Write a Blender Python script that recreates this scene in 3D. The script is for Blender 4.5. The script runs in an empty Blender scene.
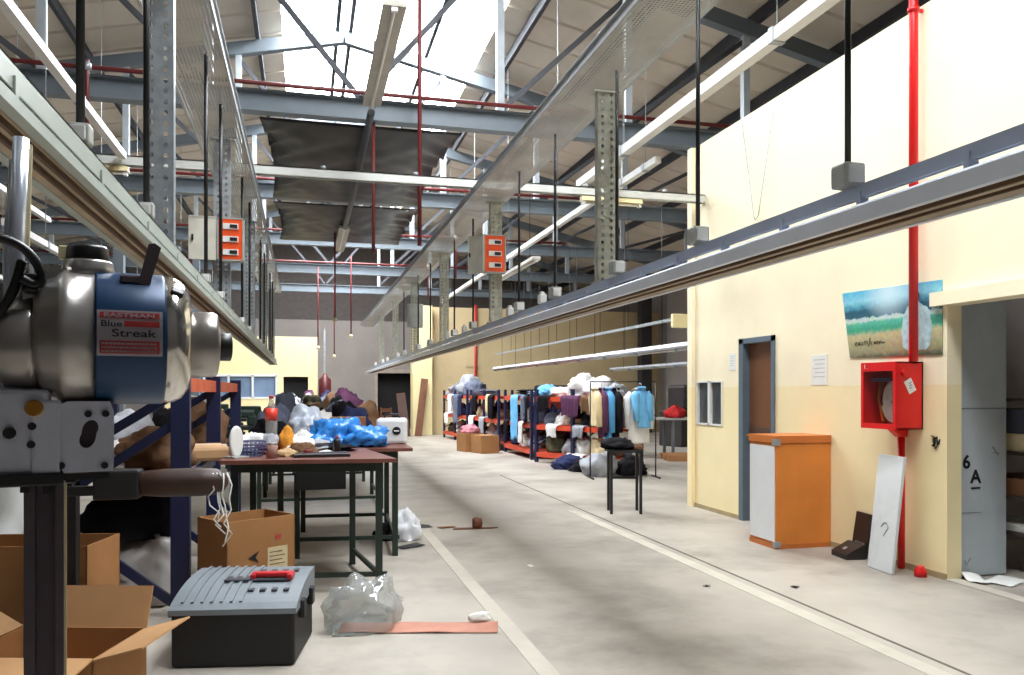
import bpy, bmesh, math, random
from mathutils import Vector, Matrix, noise, Euler
R = math.radians
PI = math.pi
scene = bpy.context.scene
COL = scene.collection
random.seed(7)

# ------------------------------------------------------------------ materials
def lin(c):
    c = c / 255.0
    return c / 12.92 if c <= 0.04045 else ((c + 0.055) / 1.055) ** 2.4

def rgb(r, g, b):
    return (lin(r), lin(g), lin(b), 1.0)

MATS = {}
def mat(name, col, rough=0.6, metal=0.0, var=0.12, scale=6.0, bump=0.0, bscale=30.0, dirt=None, dirt_amt=0.35, spec=0.5):
    """Principled surface whose base colour is mottled by noise, with optional dirt blotches and bump."""
    if name in MATS:
        return MATS[name]
    m = bpy.data.materials.new(name)
    m.use_nodes = True
    nt = m.node_tree
    N, L = nt.nodes, nt.links
    b = N['Principled BSDF']
    b.inputs['Roughness'].default_value = rough
    b.inputs['Metallic'].default_value = metal
    b.inputs['Specular IOR Level'].default_value = spec
    tc = N.new('ShaderNodeTexCoord')
    nz = N.new('ShaderNodeTexNoise')
    nz.inputs['Scale'].default_value = scale
    nz.inputs['Detail'].default_value = 6
    L.new(tc.outputs['Object'], nz.inputs['Vector'])
    rp = N.new('ShaderNodeValToRGB')
    c = rgb(*col)
    lo = tuple(max(0, v * (1 - var)) for v in c[:3]) + (1,)
    hi = tuple(min(1, v * (1 + var)) for v in c[:3]) + (1,)
    rp.color_ramp.elements[0].position = 0.3
    rp.color_ramp.elements[1].position = 0.7
    rp.color_ramp.elements[0].color = lo
    rp.color_ramp.elements[1].color = hi
    L.new(nz.outputs['Fac'], rp.inputs['Fac'])
    out = rp.outputs['Color']
    if dirt:
        n2 = N.new('ShaderNodeTexNoise')
        n2.inputs['Scale'].default_value = scale * 0.45
        n2.inputs['Detail'].default_value = 9
        n2.inputs['Roughness'].default_value = 0.65
        L.new(tc.outputs['Object'], n2.inputs['Vector'])
        r2 = N.new('ShaderNodeValToRGB')
        r2.color_ramp.elements[0].position = 0.48
        r2.color_ramp.elements[1].position = 0.72
        r2.color_ramp.elements[0].color = (0, 0, 0, 1)
        r2.color_ramp.elements[1].color = (dirt_amt, dirt_amt, dirt_amt, 1)
        L.new(n2.outputs['Fac'], r2.inputs['Fac'])
        mx = N.new('ShaderNodeMix')
        mx.data_type = 'RGBA'
        L.new(r2.outputs['Color'], mx.inputs[0])
        L.new(out, mx.inputs[6])
        mx.inputs[7].default_value = rgb(*dirt)
        out = mx.outputs[2]
    L.new(out, b.inputs['Base Color'])
    if bump:
        n3 = N.new('ShaderNodeTexNoise')
        n3.inputs['Scale'].default_value = bscale
        n3.inputs['Detail'].default_value = 4
        L.new(tc.outputs['Object'], n3.inputs['Vector'])
        bp = N.new('ShaderNodeBump')
        bp.inputs['Strength'].default_value = bump
        bp.inputs['Distance'].default_value = 0.02
        L.new(n3.outputs['Fac'], bp.inputs['Height'])
        L.new(bp.outputs['Normal'], b.inputs['Normal'])
    MATS[name] = m
    return m

def two_tone_wall(name, low, high, split):
    m = mat(name, high, 0.7, var=0.03, scale=2.0, dirt=(196, 178, 130), dirt_amt=0.12)
    nt = m.node_tree
    N, L = nt.nodes, nt.links
    b = N['Principled BSDF']
    src = b.inputs['Base Color'].links[0].from_socket
    ge = N.new('ShaderNodeNewGeometry')
    sx = N.new('ShaderNodeSeparateXYZ')
    L.new(ge.outputs['Position'], sx.inputs[0])
    lt = N.new('ShaderNodeMath')
    lt.operation = 'LESS_THAN'
    L.new(sx.outputs['Z'], lt.inputs[0])
    lt.inputs[1].default_value = split
    mx = N.new('ShaderNodeMix')
    mx.data_type = 'RGBA'
    mx.blend_type = 'MULTIPLY'
    L.new(lt.outputs[0], mx.inputs[0])
    L.new(src, mx.inputs[6])
    a, h = rgb(*low), rgb(*high)
    mx.inputs[7].default_value = tuple(a[i] / h[i] for i in range(3)) + (1,)
    L.new(mx.outputs[2], b.inputs['Base Color'])
    return m

def glassy(name, tint=(0.95, 0.97, 1.0), gloss=0.1, opaque=0.0):
    m = bpy.data.materials.new(name)
    m.use_nodes = True
    N, L = m.node_tree.nodes, m.node_tree.links
    N.remove(N['Principled BSDF'])
    o = N['Material Output']
    t = N.new('ShaderNodeBsdfTransparent')
    t.inputs[0].default_value = (*tint, 1)
    g = N.new('ShaderNodeBsdfGlossy')
    g.inputs['Roughness'].default_value = 0.08
    mx = N.new('ShaderNodeMixShader')
    mx.inputs[0].default_value = gloss
    L.new(t.outputs[0], mx.inputs[1])
    L.new(g.outputs[0], mx.inputs[2])
    res = mx
    if opaque:
        d = N.new('ShaderNodeBsdfDiffuse')
        d.inputs[0].default_value = (*tint, 1)
        m2 = N.new('ShaderNodeMixShader')
        m2.inputs[0].default_value = opaque
        L.new(mx.outputs[0], m2.inputs[1])
        L.new(d.outputs[0], m2.inputs[2])
        res = m2
    L.new(res.outputs[0], o.inputs['Surface'])
    MATS[name] = m
    return m

def mesh_sheet(name, col, hole, pitch):
    """Perforated sheet: round holes on a square pitch see straight through."""
    m = mat(name, col, 0.45, 0.5, var=0.15, scale=3.0)
    N, L = m.node_tree.nodes, m.node_tree.links
    b = N['Principled BSDF']
    o = N['Material Output']
    tc = N.new('ShaderNodeTexCoord')
    mp = N.new('ShaderNodeVectorMath')
    mp.operation = 'SCALE'
    mp.inputs['Scale'].default_value = 1.0 / pitch
    L.new(tc.outputs['Object'], mp.inputs[0])
    fr = N.new('ShaderNodeVectorMath')
    fr.operation = 'FRACTION'
    L.new(mp.outputs[0], fr.inputs[0])
    sb = N.new('ShaderNodeVectorMath')
    sb.operation = 'SUBTRACT'
    sb.inputs[1].default_value = (0.5, 0.5, 0.5)
    L.new(fr.outputs[0], sb.inputs[0])
    ml = N.new('ShaderNodeVectorMath')
    ml.operation = 'MULTIPLY'
    ml.inputs[1].default_value = (1, 1, 0)
    L.new(sb.outputs[0], ml.inputs[0])
    ln = N.new('ShaderNodeVectorMath')
    ln.operation = 'LENGTH'
    L.new(ml.outputs[0], ln.inputs[0])
    lt = N.new('ShaderNodeMath')
    lt.operation = 'LESS_THAN'
    lt.inputs[1].default_value = hole
    L.new(ln.outputs['Value'], lt.inputs[0])
    t = N.new('ShaderNodeBsdfTransparent')
    mx = N.new('ShaderNodeMixShader')
    L.new(lt.outputs[0], mx.inputs[0])
    L.new(b.outputs[0], mx.inputs[1])
    L.new(t.outputs[0], mx.inputs[2])
    L.new(mx.outputs[0], o.inputs['Surface'])
    return m

concrete = mat('concrete', (172, 165, 154), 0.5, var=0.12, scale=1.6, dirt=(112, 102, 92), dirt_amt=0.8, bump=0.05, bscale=12, spec=0.4)
wallpaint = two_tone_wall('cream_wall', (247, 230, 182), (251, 239, 206), 1.56)
tanwall = mat('tan_wall', (205, 184, 142), 0.75, var=0.05, scale=1.5, dirt=(150, 130, 100), dirt_amt=0.25)
greywall = mat('grey_plaster', (158, 150, 145), 0.8, var=0.06, scale=1.0, dirt=(110, 100, 95), dirt_amt=0.3)
bouncecutwall = mat('bounce_cut_wall', (58, 55, 54), 0.8)  # out-of-view walls, coloured dark so they bounce less light
yellowwall = mat('yellow_room_wall', (238, 222, 170), 0.7, var=0.04, scale=2.0)
paintedshade = mat('painted_shade', (20, 18, 20), 0.8)  # near-black colour stands in for the shade beyond doorways
roofm = mat('roof_sheet', (214, 204, 188), 0.6, var=0.08, scale=0.8, dirt=(140, 126, 108), dirt_amt=0.3)
purl = mat('purlin_steel', (62, 64, 70), 0.6, 0.2)
truss_m = mat('truss_paint', (112, 122, 130), 0.5, 0.1, var=0.08, scale=1.5, dirt=(84, 88, 92), dirt_amt=0.4)
post_m = mat('post_paint', (176, 184, 190), 0.5, 0.1, var=0.08)
brace_m = mat('brace_steel', (78, 80, 86), 0.55, 0.2)
redpipe = mat('red_pipe', (176, 30, 30), 0.4, var=0.1, spec=0.5)
trusspipe = mat('dull_red_pipe', (104, 36, 36), 0.45)
maroon = mat('maroon_rod', (112, 34, 36), 0.5)
black = mat('black_paint', (22, 22, 24), 0.45)
rubber = mat('black_rubber', (14, 14, 15), 0.35)
galv = mat('galvanised', (158, 164, 168), 0.42, 0.35, var=0.22, scale=14)
galvw = mat('galvanised_warm', (166, 166, 152), 0.45, 0.3, var=0.25, scale=14)
trackpaint = mat('track_paint', (218, 225, 236), 0.4, 0.1, var=0.06, scale=3)
railpaint = mat('rail_paint', (164, 174, 192), 0.4, 0.2, var=0.1, scale=3)
leftpaint = mat('track_paint_green', (172, 180, 172), 0.42, 0.1, var=0.08, scale=3)
dusty = mat('dusty_reflector', (178, 160, 134), 0.55, var=0.12, scale=4, dirt=(96, 78, 58), dirt_amt=0.5)
tubeglass = mat('lamp_tube', (226, 224, 214), 0.3, var=0.02)
whiteplastic = mat('white_plastic', (226, 226, 222), 0.35, var=0.04)
creamplastic = mat('cream_plastic', (232, 218, 170), 0.4, var=0.05)
orange = mat('orange_plate', (232, 84, 34), 0.4, var=0.06)
greybox = mat('grey_enclosure', (170, 172, 166), 0.45, 0.1, var=0.08)
tarpm = mat('black_plastic_sheet', (22, 18, 20), 0.42, var=0.2, scale=3, spec=0.25)
navy = mat('navy_upright', (26, 32, 66), 0.42, var=0.12)
orangebeam = mat('orange_beam', (206, 92, 52), 0.45, var=0.1, dirt=(120, 60, 40), dirt_amt=0.4)
redbeam = mat('red_shelf', (206, 74, 46), 0.45, var=0.12, scale=4, dirt=(120, 52, 40), dirt_amt=0.4)
greensteel = mat('dark_green_steel', (30, 44, 36), 0.45, var=0.15)
redwood = mat('red_brown_board', (112, 66, 54), 0.5, var=0.12, scale=5)
bracketsteel = mat('bracket_steel', (206, 210, 226), 0.36, 0.25, var=0.08, scale=14, dirt=(120, 120, 130), dirt_amt=0.4)
tubechrome = mat('bright_tube', (206, 214, 228), 0.2, 0.55, var=0.05)
chrome = mat('polished_metal', (214, 210, 202), 0.16, 0.95, var=0.08, scale=8)
castalu = mat('cast_metal', (168, 164, 160), 0.28, 0.75, var=0.15, scale=12, dirt=(120, 96, 80), dirt_amt=0.35)
bluepaint = mat('blue_band', (6, 52, 90), 0.35, 0.2, var=0.06)
darksteel = mat('dark_steel', (84, 74, 80), 0.45, 0.4, var=0.2, scale=9)
brass = mat('brass', (196, 140, 60), 0.3, 0.9)
platesilver = mat('plate_silver', (160, 152, 158), 0.35, 0.4, var=0.06, scale=20)
platered = mat('plate_red', (150, 42, 40), 0.4, var=0.15, scale=60)
ink = mat('black_ink', (18, 16, 20), 0.6)
cardboard = mat('cardboard', (160, 112, 66), 0.75, var=0.08, scale=5, dirt=(140, 98, 60), dirt_amt=0.3)
cardlight = mat('cardboard_pale', (178, 136, 92), 0.75, var=0.08, scale=5)
brownleather = mat('brown_padding', (52, 31, 21), 0.5, var=0.18, scale=7, dirt=(70, 42, 30), dirt_amt=0.5)
toolgrey = mat('tool_box_grey', (120, 128, 134), 0.42, var=0.06)
toolred = mat('tool_box_red', (196, 32, 40), 0.4)
cabwood = mat('orange_wood', (214, 132, 58), 0.45, var=0.10, scale=3, spec=0.4)
cabwood2 = mat('orange_wood_trim', (196, 112, 50), 0.45, var=0.12, scale=3)
whitepanel = mat('white_laminate', (224, 226, 228), 0.35, var=0.03)
doorgrey = mat('door_frame_grey', (92, 108, 120), 0.5, var=0.08)
brownglass = mat('brown_door_panel', (124, 84, 58), 0.25, var=0.15, scale=1.2, spec=0.6)
firered = mat('fire_red', (222, 28, 30), 0.35, var=0.06)
hosem = mat('canvas_hose', (206, 196, 178), 0.7, var=0.15, scale=20)
lockergrey = mat('grey_panel', (186, 194, 198), 0.5, var=0.06, scale=3, dirt=(140, 146, 150), dirt_amt=0.4)
boardwhite = mat('scuffed_white_board', (214, 218, 218), 0.5, var=0.05, scale=4, dirt=(160, 164, 166), dirt_amt=0.45)
paper = mat('paper', (236, 236, 230), 0.7, var=0.03)
windowglass = mat('dim_window_glass', (70, 74, 78), 0.12, var=0.15, scale=2, spec=0.7)
stripe = mat('floor_paint', (190, 184, 170), 0.6, var=0.08, scale=3, dirt=(170, 162, 150), dirt_amt=0.9)
joint = mat('floor_joint', (104, 94, 84), 0.8)
pallet = mat('pallet_wood', (176, 126, 84), 0.7, var=0.15, scale=6)
planks = mat('brown_wood', (112, 70, 46), 0.6, var=0.2, scale=5)
clearbag = glassy('clear_plastic', (0.74, 0.76, 0.75), 0.10, 0.24)
panes = glassy('clear_pane', (0.92, 0.95, 0.97), 0.08)
skypane = glassy('skylight_sheet', (0.94, 0.95, 0.96), 0.04)
traymesh = mesh_sheet('perforated_tray', (196, 194, 186), 0.37, 0.025)

CL = {}
def cloth(name, col):
    if name not in CL:
        CL[name] = mat('cloth_' + name, col, 0.85, var=0.10, scale=9, bump=0.25, bscale=45, spec=0.15)
    return CL[name]
cloth('white', (226, 224, 220)); cloth('grey', (160, 162, 168)); cloth('light_blue', (112, 178, 224)); cloth('sky', (92, 160, 214))
cloth('black', (24, 22, 26)); cloth('navy', (44, 50, 84)); cloth('purple', (92, 56, 84)); cloth('cream', (222, 202, 160))
cloth('brown', (112, 84, 62)); cloth('slate', (100, 106, 124)); cloth('pink', (196, 130, 140)); cloth('olive', (84, 82, 62)); cloth('tan', (180, 150, 112))
cloth('red', (176, 44, 44)); cloth('orange', (222, 150, 60))
blueplastic = mat('blue_plastic', (48, 128, 206), 0.25, var=0.2, scale=10, spec=0.6)
greyplastic = mat('grey_plastic_bag', (170, 178, 190), 0.3, var=0.1, scale=8)

# ------------------------------------------------------------------ mesh builder
class MB:
    def __init__(s):
        s.v, s.f, s.sm = [], [], []
    def add(s, vs, fs, smooth=False):
        b = len(s.v)
        s.v += [Vector(v) for v in vs]
        s.f += [tuple(b + i for i in f) for f in fs]
        s.sm += [smooth] * len(fs)
        return s
    def box(s, c, d, rot=None, ch=0.0):
        x, y, z = d[0] / 2, d[1] / 2, d[2] / 2
        if ch <= 0:
            vs = [(-x, -y, -z), (x, -y, -z), (x, y, -z), (-x, y, -z), (-x, -y, z), (x, -y, z), (x, y, z), (-x, y, z)]
            fs = [(0, 3, 2, 1), (4, 5, 6, 7), (0, 1, 5, 4), (1, 2, 6, 5), (2, 3, 7, 6), (3, 0, 4, 7)]
        else:
            bm = bmesh.new()
            bmesh.ops.create_cube(bm, size=1)
            for v in bm.verts:
                v.co = Vector((v.co.x * d[0], v.co.y * d[1], v.co.z * d[2]))
            bmesh.ops.bevel(bm, geom=list(bm.edges), offset=ch, segments=2, affect='EDGES', profile=0.5)
            bm.verts.index_update()
            vs = [v.co.copy() for v in bm.verts]
            fs = [tuple(v.index for v in f.verts) for f in bm.faces]
            bm.free()
        m = Matrix.Translation(c)
        if rot is not None:
            m = m @ Euler(rot).to_matrix().to_4x4()
        return s.add([m @ Vector(v) for v in vs], fs)
    def bb(s, x0, x1, y0, y1, z0, z1, ch=0.0):
        return s.box(((x0 + x1) / 2, (y0 + y1) / 2, (z0 + z1) / 2), (abs(x1 - x0), abs(y1 - y0), abs(z1 - z0)), None, ch)
    def bar(s, p, q, w, h):
        p, q = Vector(p), Vector(q)
        d = q - p
        qt = d.to_track_quat('X', 'Z')
        m = Matrix.Translation((p + q) / 2) @ qt.to_matrix().to_4x4()
        x, y, z = d.length / 2, w / 2, h / 2
        vs = [(-x, -y, -z), (x, -y, -z), (x, y, -z), (-x, y, -z), (-x, -y, z), (x, -y, z), (x, y, z), (-x, y, z)]
        fs = [(0, 3, 2, 1), (4, 5, 6, 7), (0, 1, 5, 4), (1, 2, 6, 5), (2, 3, 7, 6), (3, 0, 4, 7)]
        return s.add([m @ Vector(v) for v in vs], fs)
    def tube(s, pts, r, n=10, cap=True):
        pts = [Vector(p) for p in pts]
        vs, fs = [], []
        up = None
        for i, p in enumerate(pts):
            t = (pts[min(i + 1, len(pts) - 1)] - pts[max(i - 1, 0)]).normalized()
            if up is None:
                up = Vector((0, 0, 1)) if abs(t.z) < 0.9 else Vector((0, 1, 0))
            a = t.cross(up).normalized()
            up = a.cross(t).normalized()
            rr = r[i] if isinstance(r, (list, tuple)) else r
            for k in range(n):
                g = 2 * PI * k / n
                vs.append(p + (a * math.cos(g) + up * math.sin(g)) * rr)
        for i in range(len(pts) - 1):
            for k in range(n):
                k2 = (k + 1) % n
                fs.append((i * n + k, i * n + k2, (i + 1) * n + k2, (i + 1) * n + k))
        s.add(vs, fs, True)
        if cap:
            b = len(s.v) - len(vs)
            s.f += [tuple(b + k for k in reversed(range(n))), tuple(b + (len(pts) - 1) * n + k for k in range(n))]
            s.sm += [False, False]
        return s
    def lathe(s, prof, axis='Z', c=(0, 0, 0), n=32):
        vs, fs = [], []
        for a, r in prof:
            for k in range(n):
                g = 2 * PI * k / n
                u, w = r * math.cos(g), r * math.sin(g)
                p = {'Z': (u, w, a), 'X': (a, u, w), 'Y': (w, a, u)}[axis]
                vs.append((p[0] + c[0], p[1] + c[1], p[2] + c[2]))
        for i in range(len(prof) - 1):
            for k in range(n):
                k2 = (k + 1) % n
                fs.append((i * n + k, i * n + k2, (i + 1) * n + k2, (i + 1) * n + k))
        b = len(s.v)
        s.add(vs, fs, True)
        s.f += [tuple(b + k for k in reversed(range(n))), tuple(b + (len(prof) - 1) * n + k for k in range(n))]
        s.sm += [False, False]
        return s
    def prism(s, poly, axis, a0, a1):
        """poly: 2D points; axis 'Y': points are (x,z); axis 'X': (y,z); axis 'Z': (x,y)."""
        n = len(poly)
        def P(p, a):
            return {'Y': (p[0], a, p[1]), 'X': (a, p[0], p[1]), 'Z': (p[0], p[1], a)}[axis]
        vs = [P(p, a0) for p in poly] + [P(p, a1) for p in poly]
        fs = [tuple(range(n)), tuple(reversed(range(n, 2 * n)))]
        for k in range(n):
            k2 = (k + 1) % n
            fs.append((k, k2, n + k2, n + k))
        return s.add(vs, fs)
    def build(s, name, m, parent=None, loc=(0, 0, 0), rot=(0, 0, 0), recalc=True):
        me = bpy.data.meshes.new(name)
        me.from_pydata([tuple(v) for v in s.v], [], s.f)
        for p, q in zip(me.polygons, s.sm):
            p.use_smooth = q
        if recalc:
            bm = bmesh.new()
            bm.from_mesh(me)
            bmesh.ops.recalc_face_normals(bm, faces=bm.faces)
            bm.to_mesh(me)
            bm.free()
        me.materials.append(m)
        o = bpy.data.objects.new(name, me)
        COL.objects.link(o)
        o.location = loc
        o.rotation_euler = rot
        if parent is not None:
            o.parent = parent
        return o

def tag(o, label=None, cat=None, group=None, kind=None):
    if label: o['label'] = label
    if cat: o['category'] = cat
    if group: o['group'] = group
    if kind: o['kind'] = kind
    return o

def thing(name, label, cat, loc=(0, 0, 0), rz=0.0, group=None):
    o = bpy.data.objects.new(name, None)
    o.empty_display_size = 0.1
    COL.objects.link(o)
    o.location = loc
    o.rotation_euler = (0, 0, rz)
    return tag(o, label, cat, group)

def struct(o, label=None):
    o['kind'] = 'structure'
    if label: o['label'] = label
    return o

def copy_tree(o, parent=None):
    c = o.copy()
    COL.objects.link(c)
    if parent is not None:
        c.parent = parent
    for ch in list(o.children):
        copy_tree(ch, c)
    return c

# ------------------------------------------------------------------ the shell
def roof_z(x):
    return 8.35 - 0.222 * abs(x - 0.7)

XL, XR, YF, YB = -10.0, 13.0, -2.5, 34.0
fl = MB().bb(XL, XR, YF, YB, -0.2, 0.0)
struct(fl.build('floor', concrete), 'worn grey concrete floor with faded painted aisle lines')

def roof_piece(mb, x0, x1, y0, y1):
    # trapezoid ribs running down the slope every 0.9 m, with a thin body
    ys = [y0]
    y = math.ceil(y0 / 0.9) * 0.9
    prof = [(y0, 0.0)]
    while y < y1 - 0.1:
        if y > y0 + 0.1:
            prof += [(y - 0.05, 0.0), (y - 0.025, 0.04), (y + 0.025, 0.04), (y + 0.05, 0.0)]
        y += 0.9
    prof.append((y1, 0.0))
    vs, fs = [], []
    n = len(prof)
    for (yy, dz) in prof:
        vs += [(x0, yy, roof_z(x0) - dz * 0.0 + dz), (x1, yy, roof_z(x1) + dz)]
    for (yy, dz) in prof:
        vs += [(x0, yy, roof_z(x0) + dz + 0.03), (x1, yy, roof_z(x1) + dz + 0.03)]
    for i in range(n - 1):
        a = 2 * i
        fs.append((a, a + 1, a + 3, a + 2))
        b = 2 * n + a
        fs.append((b, b + 2, b + 3, b + 1))
    fs.append((0, 2 * n, 2 * n + 1, 1))
    fs.append((2 * n - 2, 2 * n - 1, 4 * n - 1, 4 * n - 2))
    mb.add(vs, fs)

SKY = [(1.3, 3.2, 0.4, 7.4), (-0.4, 0.7, 11.0, 19.4), (0.7, 3.2, 11.0, 19.4), (-0.4, 0.7, 20.4, 27.5), (0.7, 3.2, 20.4, 27.5)]
def roof_band(y0, y1, holes, mb):
    xs = [XL, 0.7, XR]
    for h in holes: xs += [h[0], h[1]]
    xs = sorted(set(xs))
    for a_, b_ in zip(xs[:-1], xs[1:]):
        if not any(h[0] <= a_ and b_ <= h[1] for h in holes):
            roof_piece(mb, a_, b_, y0, y1)
rf = MB()
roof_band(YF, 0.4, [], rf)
struct(rf.build('ceiling_near', mat('bounce_cut_roof', (90, 86, 82), 0.7), recalc=False), 'roof bay over the viewpoint, coloured darker to cut bounced light')  # bay split off and darkened so it returns less light
roof = MB()
ys = sorted(set([0.4, YB] + [v for h in SKY for v in h[2:]]))
for a_, b_ in zip(ys[:-1], ys[1:]):
    roof_band(a_, b_, [h for h in SKY if h[2] <= a_ and b_ <= h[3]], roof)
struct(roof.build('ceiling', roofm, recalc=False), 'pitched corrugated roof lining seen from below')
for k_, (x0, x1, a, b) in enumerate(SKY):
    m = MB()
    m.add([(x0, a, roof_z(x0) + .02), (x1, a, roof_z(x1) + .02), (x1, b, roof_z(x1) + .02), (x0, b, roof_z(x0) + .02),
           (x0, a, roof_z(x0) + .026), (x1, a, roof_z(x1) + .026), (x1, b, roof_z(x1) + .026), (x0, b, roof_z(x0) + .026)],
          [(0, 3, 2, 1), (4, 5, 6, 7), (0, 1, 5, 4), (1, 2, 6, 5), (2, 3, 7, 6), (3, 0, 4, 7)])
    struct(m.build('window_%d' % (k_ + 2), skypane), 'clear roof light near the ridge')
    # daylight enters here: a portal marks the opening for the sky
    ld = bpy.data.lights.new('skylight_portal', 'AREA')
    ld.shape = 'RECTANGLE'
    ld.size, ld.size_y = abs(x1 - x0), b - a
    ld.cycles.is_portal = True
    lo = bpy.data.objects.new('skylight_portal', ld)
    COL.objects.link(lo)
    lo.location = ((x0 + x1) / 2, (a + b) / 2, (roof_z(x0) + roof_z(x1)) / 2)
    lo.rotation_euler = (0, -math.atan2(roof_z(x1) - roof_z(x0), x1 - x0), 0)

# partition wall on the right, with door, window and a wide opening
PX, PT, PH = 4.95, 0.14, 4.7
def wall_x(mb, y0, y1, z0, z1):
    mb.bb(PX, PX + PT, y0, y1, z0, z1)
w = MB()
wall_x(w, 5.30, 7.70, 0, PH)
wall_x(w, 7.70, 8.43, 2.12, PH)
wall_x(w, 8.43, 8.84, 0, PH)
wall_x(w, 8.84, 9.50, 0, 1.08)
wall_x(w, 8.84, 9.50, 1.64, PH)
wall_x(w, 9.50, 9.67, 0, PH)
wall_x(w, 2.6, 5.30, 2.30, PH)
w.bb(PX - 0.05, PX, 9.55, 9.67, 0, PH)
w.bb(PX + PT, XR, 9.53, 9.67, 0, PH)
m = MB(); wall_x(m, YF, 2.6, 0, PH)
struct(m.build('wall_near', bouncecutwall), 'stretch of partition beside the viewpoint, coloured dark to cut bounced light')  # unseen stretch, darkened against the cream to cut bounce
struct(w.build('wall_right', wallpaint), 'cream painted partition wall, paler above the dado line')
m = MB().bb(PX - 0.06, PX + PT, 2.6, 5.42, 2.19, 2.30)
struct(m.build('trim_1', wallpaint), 'cream lintel over the wide opening')
m = MB().bb(PX - 0.02, PX + 0.10, 2.6, 5.30, 0.0, 0.012)
struct(m.build('trim_2', stripe), 'pale threshold strip across the wide opening')
off = MB().bb(PX + PT, XR, 6.72, 9.53, PH - 0.1, PH)
struct(off.build('trim_3', greywall), 'flat lid over the small office')
# room seen through the wide opening
m = MB()
m.bb(PX + PT, 8.6, 6.6, 6.72, 0, PH - 0.1)
m.bb(8.6, 8.7, YF, 6.72, 0, PH - 0.1)
struct(m.build('wall_store', greywall), 'grey wall inside the store room')
m = MB()
m.bb(7.2, 7.3, 6.72, 9.53, 0, PH - 0.1)
struct(m.build('wall_office', yellowwall), 'wall inside the small office')

# back walls
m = MB().bb(4.28, XR, 28.0, 28.2, 0, 4.5)
struct(m.build('wall_rear_right', tanwall), 'tan rear wall behind the clothes racks')
m = MB().bb(3.6, 4.28, 27.6, 28.2, 0, 4.5)
struct(m.build('wall_pier', yellowwall), 'pale pier at the end of the tan wall')
m = MB()
m.bb(XL, 2.78, 32, 32.2, 0, 4.3)
m.bb(4.18, 4.6, 32, 32.2, 0, 4.3)
m.bb(2.78, 4.18, 32, 32.2, 2.25, 4.3)
struct(m.build('wall_back', greywall), 'grey plaster wall closing the hall')
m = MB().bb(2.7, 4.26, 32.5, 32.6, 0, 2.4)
struct(m.build('wall_passage', paintedshade), 'near-black panel standing in for the shaded passage beyond the rear doorway')
m = MB()
for x0, x1, z0, z1 in ((2.66, 2.78, 0, 2.35), (4.18, 4.30, 0, 2.35), (2.78, 4.18, 2.25, 2.40)):
    m.bb(x0, x1, 31.94, 32.0, z0, z1)
struct(m.build('trim_4', mat('door_trim', (176, 162, 150), 0.6)), 'pale frame round the rear doorway')
m = MB().bb(XL, XR, YB, YB + 0.2, 0, 8.5)
struct(m.build('wall_gable', mat('gable', (120, 112, 108), 0.8)), 'dim gable wall behind everything')
m = MB().bb(XL - 0.2, XL, YF, YB, 0, 6.1)
struct(m.build('wall_left', bouncecutwall), 'grey side wall')
m = MB().bb(XR, XR + 0.2, YF, YB, 0, 6.1)
struct(m.build('wall_side', greywall), 'grey side wall behind the partition')
m = MB().bb(XL, XR, YF - 0.2, YF, 0, 8.5)
struct(m.build('wall_front', bouncecutwall), 'wall behind the viewpoint')
# yellow room at the end, left of the aisle
m = MB()
m.bb(-0.86, -0.68, 27, 27.15, 0, 3.3)
m.bb(0.10, 0.40, 27, 27.15, 0, 3.3)
m.bb(-0.68, 0.10, 27, 27.15, 2.0, 3.3)
m.bb(-4.6, -0.86, 27, 27.15, 2.05, 3.3)
m.bb(-4.6, -0.86, 27, 27.15, 0, 1.3)
m.bb(0.27, 0.40, 27.15, 32, 0, 3.3)
struct(m.build('wall_end_room', yellowwall), 'yellow wall of the small room at the hall end')
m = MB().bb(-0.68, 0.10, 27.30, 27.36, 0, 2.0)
struct(m.build('door_2', paintedshade), 'near-black panel standing in for shade in the yellow room doorway')
m = MB().bb(-4.6, -0.86, 27.05, 27.09, 1.3, 2.05)
g = struct(m.build('window_1', mat('blue_pane', (120, 140, 166), 0.15, var=0.2, scale=1.5)), 'bluish window band of the end room')
m = MB()
for k in range(6):
    x = -4.57 + k * 0.735
    m.bb(x - 0.03, x + 0.03, 26.98, 27.06, 1.3, 2.05)
m.bb(-4.6, -0.86, 26.98, 27.06, 1.28, 1.34)
m.bb(-4.6, -0.86, 26.98, 27.06, 2.0, 2.07)
m.build('window_frame', whiteplastic, g)

# partition window and door
m = MB()
for (a, b) in ((8.86, 9.145), (9.195, 9.48)):
    m.bb(PX + 0.03, PX + 0.04, a, b, 1.10, 1.62)
g = struct(m.build('window_9', windowglass), 'small two-pane window in the cream partition')
m = MB()
m.bb(PX - 0.01, PX + 0.08, 8.84, 8.86, 1.08, 1.64); m.bb(PX - 0.01, PX + 0.08, 9.48, 9.50, 1.08, 1.64)
m.bb(PX - 0.01, PX + 0.08, 9.145, 9.195, 1.08, 1.64)
m.bb(PX - 0.01, PX + 0.08, 8.86, 9.48, 1.08, 1.10); m.bb(PX - 0.01, PX + 0.08, 8.86, 9.48, 1.62, 1.64)
m.build('window_frame', whiteplastic, g)
m = MB()
m.bb(PX - 0.02, PX + PT, 7.70, 7.76, 0, 2.12); m.bb(PX - 0.02, PX + PT, 8.34, 8.43, 0, 2.12)
m.bb(PX - 0.02, PX + PT, 7.70, 8.43, 2.06, 2.12)
g = struct(m.build('door_1', doorgrey), 'grey framed door with a brown glazed leaf')
m = MB().bb(PX + 0.07, PX + 0.11, 7.76, 8.34, 0.02, 2.06)
lf = m.build('door_leaf', brownglass, g)
m = MB()
m.bb(PX + 0.05, PX + 0.07, 7.78, 8.32, 1.02, 1.10)
m.build('door_rail', mat('door_rail_brown', (84, 58, 44), 0.5), lf)
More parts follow.
